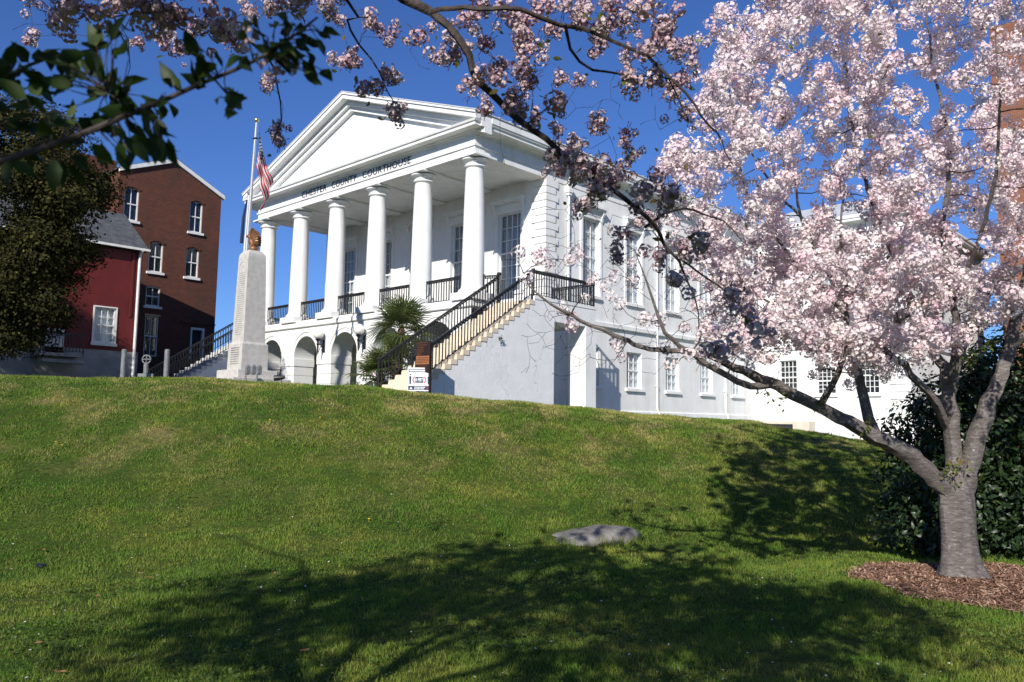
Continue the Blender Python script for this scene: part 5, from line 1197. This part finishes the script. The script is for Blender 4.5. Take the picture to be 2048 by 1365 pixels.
for c_, r_l in lob:
    n_ = int(1500*r_l**1.7); dirs = g.normal(size=(n_, 3)); dirs /= np.linalg.norm(dirs, axis=1, keepdims=True); q = g.uniform(0.1, 1, n_)**0.6+np.abs(g.normal(0, 0.16, n_))
    pos.append(c_+dirs*(q*r_l*(1+0.22*np.sin(dirs[:, 0]*7+dirs[:, 2]*9)))[:, None]*np.array([1, 1, 0.82])); nrm.append(dirs+g.normal(0, 0.6, (n_, 3))+np.array([0, 0, 0.5]))
pos = np.concatenate(pos); nrm = np.concatenate(nrm)
V, F_ = scatter(np.array([(0,-0.5,0),(0.32,0,0.06),(0,0.5,0),(-0.32,0,0.06)], float), np.array([(0,1,2,3)]), pos, frame_from_normal(nrm, g), g.uniform(0.07, 0.17, len(pos)))
ti = np.clip(0.35+0.40*g.normal(size=len(pos))*0.6+0.16*(nrm[:, 2] > 0.9)+0.10*(pos[:, 2]-lc[2])/4, 0, 1)  # upturned and higher leaves tinted lighter, sunlight put into the colour
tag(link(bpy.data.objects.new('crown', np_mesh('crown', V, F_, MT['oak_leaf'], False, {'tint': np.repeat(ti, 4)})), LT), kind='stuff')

# unseen copy of it further left, added to shade the red house
LT2 = bpy.data.objects.new('evergreen_tree', None); off = Vector((-7.3, -4.2, 0.2)); link(LT2, None, Matrix.Translation(Vector(tuple(lb))+off)); tag(LT2, 'unseen second evergreen added to shade the red house', 'tree')
for ch in list(LT.children): tag(link(bpy.data.objects.new(ch.name.split('.')[0], ch.data), LT2, Matrix.Translation(off)), kind=ch.get('kind'))
# ------------------------------------------------------------------ clipped camellia bush behind the cherry
g = np.random.default_rng(41)
def px_lobe(x, y, d, r): return (at(x, y, d), r)
CB = [px_lobe(1850, 960, 10.4, 0.62), px_lobe(1840, 1060, 10.3, 0.60), px_lobe(1850, 860, 10.5, 0.52), px_lobe(1880, 810, 10.6, 0.42), px_lobe(1940, 900, 10.5, 0.75), px_lobe(1940, 1030, 10.4, 0.75), px_lobe(2020, 850, 10.6, 0.85), px_lobe(2030, 1000, 10.4, 0.85), px_lobe(2040, 760, 10.8, 0.75), px_lobe(2120, 900, 10.6, 1.0), px_lobe(2130, 1060, 10.5, 0.8), px_lobe(2200, 780, 10.9, 0.95), px_lobe(2260, 980, 10.8, 0.95), px_lobe(1960, 800, 10.8, 0.55), px_lobe(2020, 1090, 10.3, 0.5), px_lobe(1900, 1090, 10.3, 0.45), px_lobe(1980, 740, 10.9, 0.42)]
bbp = at(1990, 1120, 10.6); bbp[2] = float(gz(bbp[0], bbp[1]))
CBT = thing('camellia_bush', tuple(bbp), 'large glossy dark green bush right behind the flowering cherry trunk', 'bush')
stem = MB()
for k in range(9):
    a = 2*math.pi*k/9; tgt = CB[k][0]; stem.tube([tuple(bbp+np.array([0.12*math.cos(a), 0.12*math.sin(a), -0.1])), tuple((bbp+tgt)/2+np.array([0, 0, 0.1])), tuple(tgt)], [0.05, 0.035, 0.015], 6)
stem.build('stems', MT['dark_bark'], CBT, True)
pos = []; nrm = []
for c_, r_l in CB:
    n_ = int(4300*r_l**2); dirs = g.normal(size=(n_, 3)); dirs /= np.linalg.norm(dirs, axis=1, keepdims=True); q = g.uniform(0.1, 1, n_)**0.35
    p = c_+dirs*(q*r_l)[:, None]; k = p[:, 2] > gz(p[:, 0], p[:, 1])+0.03; pos.append(p[k]); nrm.append((dirs+g.normal(0, 0.55, (n_, 3))+np.array([0, 0, 0.25]))[k])
pos = np.concatenate(pos); nrm = np.concatenate(nrm); fr_ = frame_from_normal(nrm, g)
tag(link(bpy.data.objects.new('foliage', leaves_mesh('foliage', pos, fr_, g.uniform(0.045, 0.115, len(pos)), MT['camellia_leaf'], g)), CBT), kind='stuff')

# ------------------------------------------------------------------ windmill palms and a low shrub by the stair
g = np.random.default_rng(51)
def frond_mesh(seed):
    g_ = np.random.default_rng(seed); m = MB(); n = 26; R0 = 0.88
    m.tube([(0,0,0),(0,0.35,0.05),(0,0.62,0.03)], [0.016, 0.012, 0.010], 5)
    for k in range(n):
        a = rad(-125+250*k/(n-1)); L = R0*(0.72+0.28*math.cos(a*0.55))*g_.uniform(0.9, 1.05); w_ = 0.026
        d = np.array([math.sin(a), math.cos(a), 0]); s_ = np.array([math.cos(a), -math.sin(a), 0]); o = np.array([0, 0.62, 0.03])
        dr = g_.uniform(0.05, 0.30)
        p1 = o+d*L*0.45+np.array([0,0,0.03]); p2 = o+d*L*0.78+np.array([0,0,-dr*0.25*L]); p3 = o+d*L*0.98+np.array([0,0,-dr*1.0*L])
        vs = [o, p1+s_*w_, p1+np.array([0,0,-0.012]), p1-s_*w_, p2+s_*w_*0.6, p2-s_*w_*0.6, p3]
        m.add([tuple(v) for v in vs], [(0,1,2),(0,2,3),(1,4,5,2),(2,5,3),(4,6,5)])
    return m.mesh('frond', MT['palm_leaf'])
FR = [frond_mesh(k) for k in range(5)]
def palm(x, y, h, nfr, label, sc=1.0, low=-35):
    z0 = float(gz(x, y)); PT = thing('windmill_palm', (x, y, z0), label, 'palm', 'palms by the stair')
    m = MB(); n = 22
    m.tube([(x+0.02*math.sin(k), y, z0-0.1+(h+0.1)*k/n) for k in range(n+1)], [0.115+0.03*(k % 2)+0.02*math.sin(k*2.1) for k in range(n+1)], 10); m.build('trunk', MT['palm_trunk'], PT)
    for k in range(nfr):
        t_ = k/nfr; az = k*2.39996+g.normal(0, 0.15); el = rad(78-(78-low)*t_+g.normal(0, 5))
        Mw = T(x, y, z0+h-0.05-0.16*t_) @ Matrix.Rotation(az, 4, 'Z') @ Matrix.Rotation(el, 4, 'X') @ Matrix.Rotation(g.normal(0, 0.15), 4, 'Y') @ Matrix.Scale(sc*g.uniform(0.88, 1.1), 4)
        inst('frond', FR[k % 5], PT, Mw)
palm(-1.85, -2.0, 3.05, 26, 'taller windmill palm whose fronds reach the portico railing', 1.08)
palm(-2.3, -2.6, 1.25, 22, 'shorter windmill palm at the foot of the taller one', 1.0, -25)
palm(-1.2, -2.7, 1.75, 18, 'middle sized windmill palm close behind the stair railing', 0.95, -30)
def shrub(x, y, r, h, n_, label):
    z0 = float(gz(x, y)); SH = thing('low_shrub', (x, y, z0), label, 'shrub')
    st = MB()
    for k in range(6): a = k*1.05; st.tube([(x, y, z0-0.05), (x+0.5*r*math.cos(a), y+0.5*r*math.sin(a), z0+h*0.7)], [0.015, 0.006], 5)
    st.build('stems', MT['dark_bark'], SH)
    d = g.normal(size=(n_, 3)); d /= np.linalg.norm(d, axis=1, keepdims=True); q = g.uniform(0.2, 1, n_)**0.5
    p = np.array([x, y, z0+h*0.5])+d*q[:, None]*np.array([r, r, h*0.55])
    tag(link(bpy.data.objects.new('foliage', leaves_mesh('foliage', p, frame_from_normal(d+g.normal(0, 0.5, d.shape), g), g.uniform(0.05, 0.09, n_), MT['shrub_leaf'], g)), SH), kind='stuff')
shrub(-0.75, -4.9, 0.42, 0.75, 900, 'small round shrub at the foot of the inner stair railing')
# weed growing from the cracked stair side
wp = np.array([2.53, -0.98, -2.05])
WD = thing('wall_weed', tuple(wp), 'small green weed sprouting from the cracked stair wall', 'weed')
p = wp+g.normal(0, 0.05, (40, 3))*np.array([0.5, 1, 1])+np.array([0.05, 0, -0.06]); tag(link(bpy.data.objects.new('leaves', leaves_mesh('leaves', p, frame_from_normal(g.normal(size=p.shape)+np.array([0.8, 0, 0]), g), g.uniform(0.05, 0.09, 40), MT['shrub_leaf'], g)), WD), kind='stuff')

# ------------------------------------------------------------------ mulch bed, boulder, lawn
g = np.random.default_rng(61)
bed_c = at(1995, 1165, 8.35)[:2]
def bed_r(a): return 1.40+0.14*np.sin(2*a+0.4)+0.09*np.sin(3*a+1.0)+0.05*np.sin(7*a)
def in_bed(x, y): 
    dx, dy = x-bed_c[0], y-bed_c[1]; u, v = dx*RH[0]+dy*RH[1], (dx*FH[0]+dy*FH[1])*1.05; return np.hypot(u/1.0, v)/bed_r(np.arctan2(v, u))
n_r, n_a = 16, 90; V = []; F_ = []
for i in range(n_r+1):
    for j in range(n_a):
        a = 2*math.pi*j/n_a; q = i/n_r; r0 = bed_r(a)*q; u, v = r0*math.cos(a), r0*math.sin(a)/1.05
        x, y = bed_c[0]+RH[0]*u+FH[0]*v, bed_c[1]+RH[1]*u+FH[1]*v; h = 0.03*(1-q**3)-0.02*(q == 1)+0.02*math.sin(9*x)*math.sin(8*y)*(1-q)
        V.append((x, y, float(gz(x, y))+h+0.006))
for i in range(n_r):
    for j in range(n_a): k = (j+1) % n_a; F_.append((i*n_a+j, i*n_a+k, (i+1)*n_a+k, (i+1)*n_a+j)[::-1])
me = bpy.data.meshes.new('mulch_bed'); me.from_pydata(V, [], F_); me.materials.append(MT['mulch_soil']); me.polygons.foreach_set('use_smooth', [True]*len(F_))
tag(link(bpy.data.objects.new('mulch_bed', me)), kind='structure')
n_ = 22000; a = g.uniform(0, 2*math.pi, n_); q = np.sqrt(g.uniform(0, 1.0, n_))+np.abs(g.normal(0, 0.035, n_)); r0 = bed_r(a)*q; u, v = r0*np.cos(a), r0*np.sin(a)/1.05
x, y = bed_c[0]+RH[0]*u+FH[0]*v, bed_c[1]+RH[1]*u+FH[1]*v
pos = np.stack([x, y, gz(x, y)+0.03*np.clip(1-q**3, 0, 1)+0.012+g.uniform(0, 0.012, n_)], 1); nrm = g.normal(0, 0.35, (n_, 3))+np.array([0, 0, 1])
V, Fc = scatter(np.array([(-0.5,-0.10,0),(0.5,-0.08,0.02),(0.5,0.10,0.02),(-0.5,0.08,0)], float), np.array([(0,1,2,3)]), pos, frame_from_normal(nrm, g), g.uniform(0.02, 0.075, n_))
tag(link(bpy.data.objects.new('mulch_chips', np_mesh('mulch_chips', V, Fc, MT['mulch_chip'], False, {'tint': np.repeat(g.uniform(0, 1, n_)**1.6, 4)}))), kind='stuff')
# boulder sunk in the grass
rp = (at(1078, 1062, 10.75)+at(1272, 1085, 10.5))/2; rz = float(gz(rp[0], rp[1]))
nu, nv = 40, 14; V = []; F_ = []
for j in range(nv+1):
    t_ = j/nv*math.pi*0.62
    for i in range(nu):
        a = 2*math.pi*i/nu; cx_, cy_ = math.cos(a), math.sin(a); lr = 0.66*(1+0.10*math.sin(3*a+1)+0.05*math.sin(7*a)); 
        k_ = math.sin(t_); hh = math.cos(t_)*(0.19+0.06*cx_*k_)-0.045+0.055*cx_*k_
        u, v = lr*cx_*k_, 0.42*lr/0.66*cy_*k_; nn = 0.006*math.sin(13*u+5*v)+0.006*math.sin(17*v-9*u+2)
        x, y = rp[0]+RH[0]*u+FH[0]*v, rp[1]+RH[1]*u+FH[1]*v; V.append((x, y, rz+hh+nn-0.03))
for j in range(nv):
    for i in range(nu): k = (i+1) % nu; F_.append((j*nu+i, (j+1)*nu+i, (j+1)*nu+k, j*nu+k))
F_.append(tuple(range(nu)))
me = bpy.data.meshes.new('boulder'); me.from_pydata(V, [], F_); me.materials.append(MT['rock']); me.polygons.foreach_set('use_smooth', [True]*len(F_))
tag(link(bpy.data.objects.new('boulder', me)), 'flat grey boulder sunk in the lawn', 'boulder')
# grass blades
N = 560000
d_ = 3.9+(21.5-3.9)*g.uniform(0, 1, N)**1.05; t_ = g.uniform(-0.74, 0.74, N)
x = CPOS[0]+FH[0]*d_+RH[0]*d_*t_; y = CPOS[1]+FH[1]*d_+RH[1]*d_*t_; s_, nn_ = sn(x, y)
def wav(x, y, f, sd):
    q_ = np.random.default_rng(sd); o_ = 0
    for _ in range(9):
        a_ = q_.uniform(0, 6.28); ff = f*q_.uniform(0.6, 1.7); o_ = o_+np.sin(ff*(x*math.cos(a_)+y*math.sin(a_))+q_.uniform(0, 6.28))
    return o_/2.1
worn = wav(x, y, 3.2, 1)+0.8*wav(x, y, 9.0, 2)
k = (nn_ < 2.5) & (in_bed(x, y) > 0.985+g.normal(0, 0.02, N)) & ~((worn > 1.0) & (g.uniform(0, 1, N) < 0.6)); rx, ry = (x-rp[0])*RH[0]+(y-rp[1])*RH[1], (x-rp[0])*FH[0]+(y-rp[1])*FH[1]; k &= (rx/0.62)**2+(ry/0.38)**2 > 1
x, y, d_ = x[k], y[k], d_[k]; N = len(x); z = gz(x, y)
rim = np.exp(-((np.sqrt((((x-rp[0])*RH[0]+(y-rp[1])*RH[1])/0.62)**2+(((x-rp[0])*FH[0]+(y-rp[1])*FH[1])/0.38)**2)-1.05)/0.12)**2)
tuft = 0.5+0.5*np.sin(2.3*x+1.1*np.sin(1.7*y))*np.sin(2.1*y+0.9*np.sin(2.2*x)); cl_ = np.clip(0.8*wav(x, y, 7.0, 3)+0.8*wav(x, y, 16.0, 4), -1.4, 2.2)
h = (0.022+0.020*tuft+0.010*cl_)*g.uniform(0.6, 1.35, N)*(1+1.3*rim); w_ = np.clip(0.0011*d_, 0.005, 0.02)*g.uniform(0.6, 1.3, N)
az = g.uniform(0, 2*math.pi, N); le = g.uniform(0.15, 0.95, N)*h; la = g.uniform(0, 2*math.pi, N)
bx, by = np.cos(az)*w_/2, np.sin(az)*w_/2; zb = z-0.006
V = np.stack([np.stack([x-bx, y-by, zb], 1), np.stack([x+bx, y+by, zb], 1), np.stack([x+np.cos(la)*le, y+np.sin(la)*le, z+h], 1)], 1).reshape(-1, 3)
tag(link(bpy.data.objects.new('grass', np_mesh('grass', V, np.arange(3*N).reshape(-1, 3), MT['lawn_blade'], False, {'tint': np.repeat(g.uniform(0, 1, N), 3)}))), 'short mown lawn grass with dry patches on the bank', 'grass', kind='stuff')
# clover and broad-leaved weeds in patches
n_ = 70000; d_ = g.uniform(4.2, 17, n_); t_ = g.uniform(-0.72, 0.72, n_); x = CPOS[0]+FH[0]*d_+RH[0]*d_*t_; y = CPOS[1]+FH[1]*d_+RH[1]*d_*t_
pm = np.sin(1.9*x+1.3*np.sin(1.1*y+0.7))*np.sin(1.6*y+1.2*np.sin(1.5*x))+0.5*np.sin(4.7*x+1.9*y)*np.sin(4.1*y-2.3*x)
s2, n2 = sn(x, y); k = (pm+g.normal(0, 0.2, n_) > 0.32) & (n2 < 0.5) & (in_bed(x, y) > 1.02) & ((((x-rp[0])*RH[0]+(y-rp[1])*RH[1])/0.66)**2+(((x-rp[0])*FH[0]+(y-rp[1])*FH[1])/0.42)**2 > 1)
x, y = x[k], y[k]; n_ = len(x); pos = np.stack([x, y, gz(x, y)+g.uniform(0.015, 0.045, n_)], 1)
V, Fc = scatter(np.array([(-0.5,0,0),(0,-0.5,0.08),(0.5,0,0),(0,0.5,0.08)], float), np.array([(0,1,2,3)]), pos, frame_from_normal(g.normal(0, 0.35, (n_, 3))+np.array([0, 0, 1]), g), g.uniform(0.014, 0.032, n_))
tag(link(bpy.data.objects.new('clover', np_mesh('clover', V, Fc, MT['clover'], False, {'tint': np.repeat(g.uniform(0, 1, n_), 4)}))), 'low clover patches in the lawn', 'clover', kind='stuff')
# fallen petals
n_ = 420; d_ = g.uniform(4.5, 13, n_); t_ = g.uniform(-0.62, 0.66, n_); x = CPOS[0]+FH[0]*d_+RH[0]*d_*t_; y = CPOS[1]+FH[1]*d_+RH[1]*d_*t_
pos = np.stack([x, y, gz(x, y)+0.035], 1); V, Fc = scatter(np.array([(-0.5,-0.4,0),(0.5,-0.4,0),(0.6,0.4,0.1),(-0.4,0.5,0)], float), np.array([(0,1,2,3)]), pos, frame_from_normal(g.normal(0, 0.3, (n_, 3))+np.array([0, 0, 1]), g), g.uniform(0.008, 0.016, n_))
tag(link(bpy.data.objects.new('fallen_petals', np_mesh('fallen_petals', V, Fc, MT['petal'], False, {'tint': np.repeat(g.uniform(0.3, 0.8, n_), 4)}))), 'white cherry petals scattered over the lawn', 'petals', kind='stuff')
def on_lawn(x, y):
    lo, hi = 3.0, 25.0
    for d in np.linspace(4, 24, 400):
        p = at(x, y, d)
        if p[2] < float(gz(p[0], p[1]))+0.03: return p
    return at(x, y, 12)
lm = MB().add([(-0.5,0,0.02),(-0.25,0.22,0.06),(0.1,0.25,0.03),(0.5,0.03,0.10),(0.15,-0.2,0.02),(-0.25,-0.2,0.07),(0,0,0.0)], [(0,6,1),(1,6,2),(2,6,3),(3,6,4),(4,6,5),(5,6,0)]).mesh('dry_leaf', MT['dry_leaf'])
for i, (px_, py_) in enumerate(((283,1149),(297,1158),(550,1149),(120,1348),(75,1290),(195,1195),(610,1305),(88,1102))):
    p = on_lawn(px_, py_); o = inst('dry_leaf', lm, None, TRS(tuple(p+np.array([0, 0, 0.012])), i*1.3, (0.085, 0.085, 0.10))); tag(o, 'dry brown leaf on the lawn, '+['left of the pair near each other', 'right of the pair near each other', 'at the shadow edge below the monument', 'at the bottom left corner', 'close to the left edge, low down', 'above the left end of the shadow', 'in the shade at bottom centre', 'just above the black plastic scrap'][i], 'leaf', 'dry leaves on the lawn')
dm_ = MB(); dm_.lathe([(0.002,0),(0.016,0.004),(0.020,0.010),(0.012,0.016),(0.003,0.018)], (0,0,0.05), 10); dm_.tube([(0,0,-0.02),(0.002,0,0.052)], 0.002, 5); dmm = dm_.mesh('dandelion', MT['dandelion'])
for i, (px_, py_) in enumerate(((112,887),(124,894),(540,843),(838,845),(738,1042),(640,838))):
    p = on_lawn(px_, py_); o = inst('dandelion', dmm, None, TRS(tuple(p-np.array([0,0,0.02])), i, (0.9, 0.9, 0.8))); tag(o, 'yellow dandelion in the grass, '+['upper of the two at the far left', 'lower of the two at the far left', 'below the monument', 'below the distance sign', 'lowest one, near the tip of the shadow', 'between the monument and the stair'][i], 'dandelion', 'dandelions in the lawn')
p = on_lawn(78, 1136); m = MB()
for k in range(7): m.ball((p[0]+g.normal(0, 0.03), p[1]+g.normal(0, 0.03), p[2]+0.015+abs(g.normal(0, 0.012))), g.uniform(0.018, 0.032), 7, 5, (1.2, 0.8, 0.6))
tag(m.build('litter_bag', MT['black_plastic']), 'crumpled scrap of black plastic on the grass at lower left', 'litter')
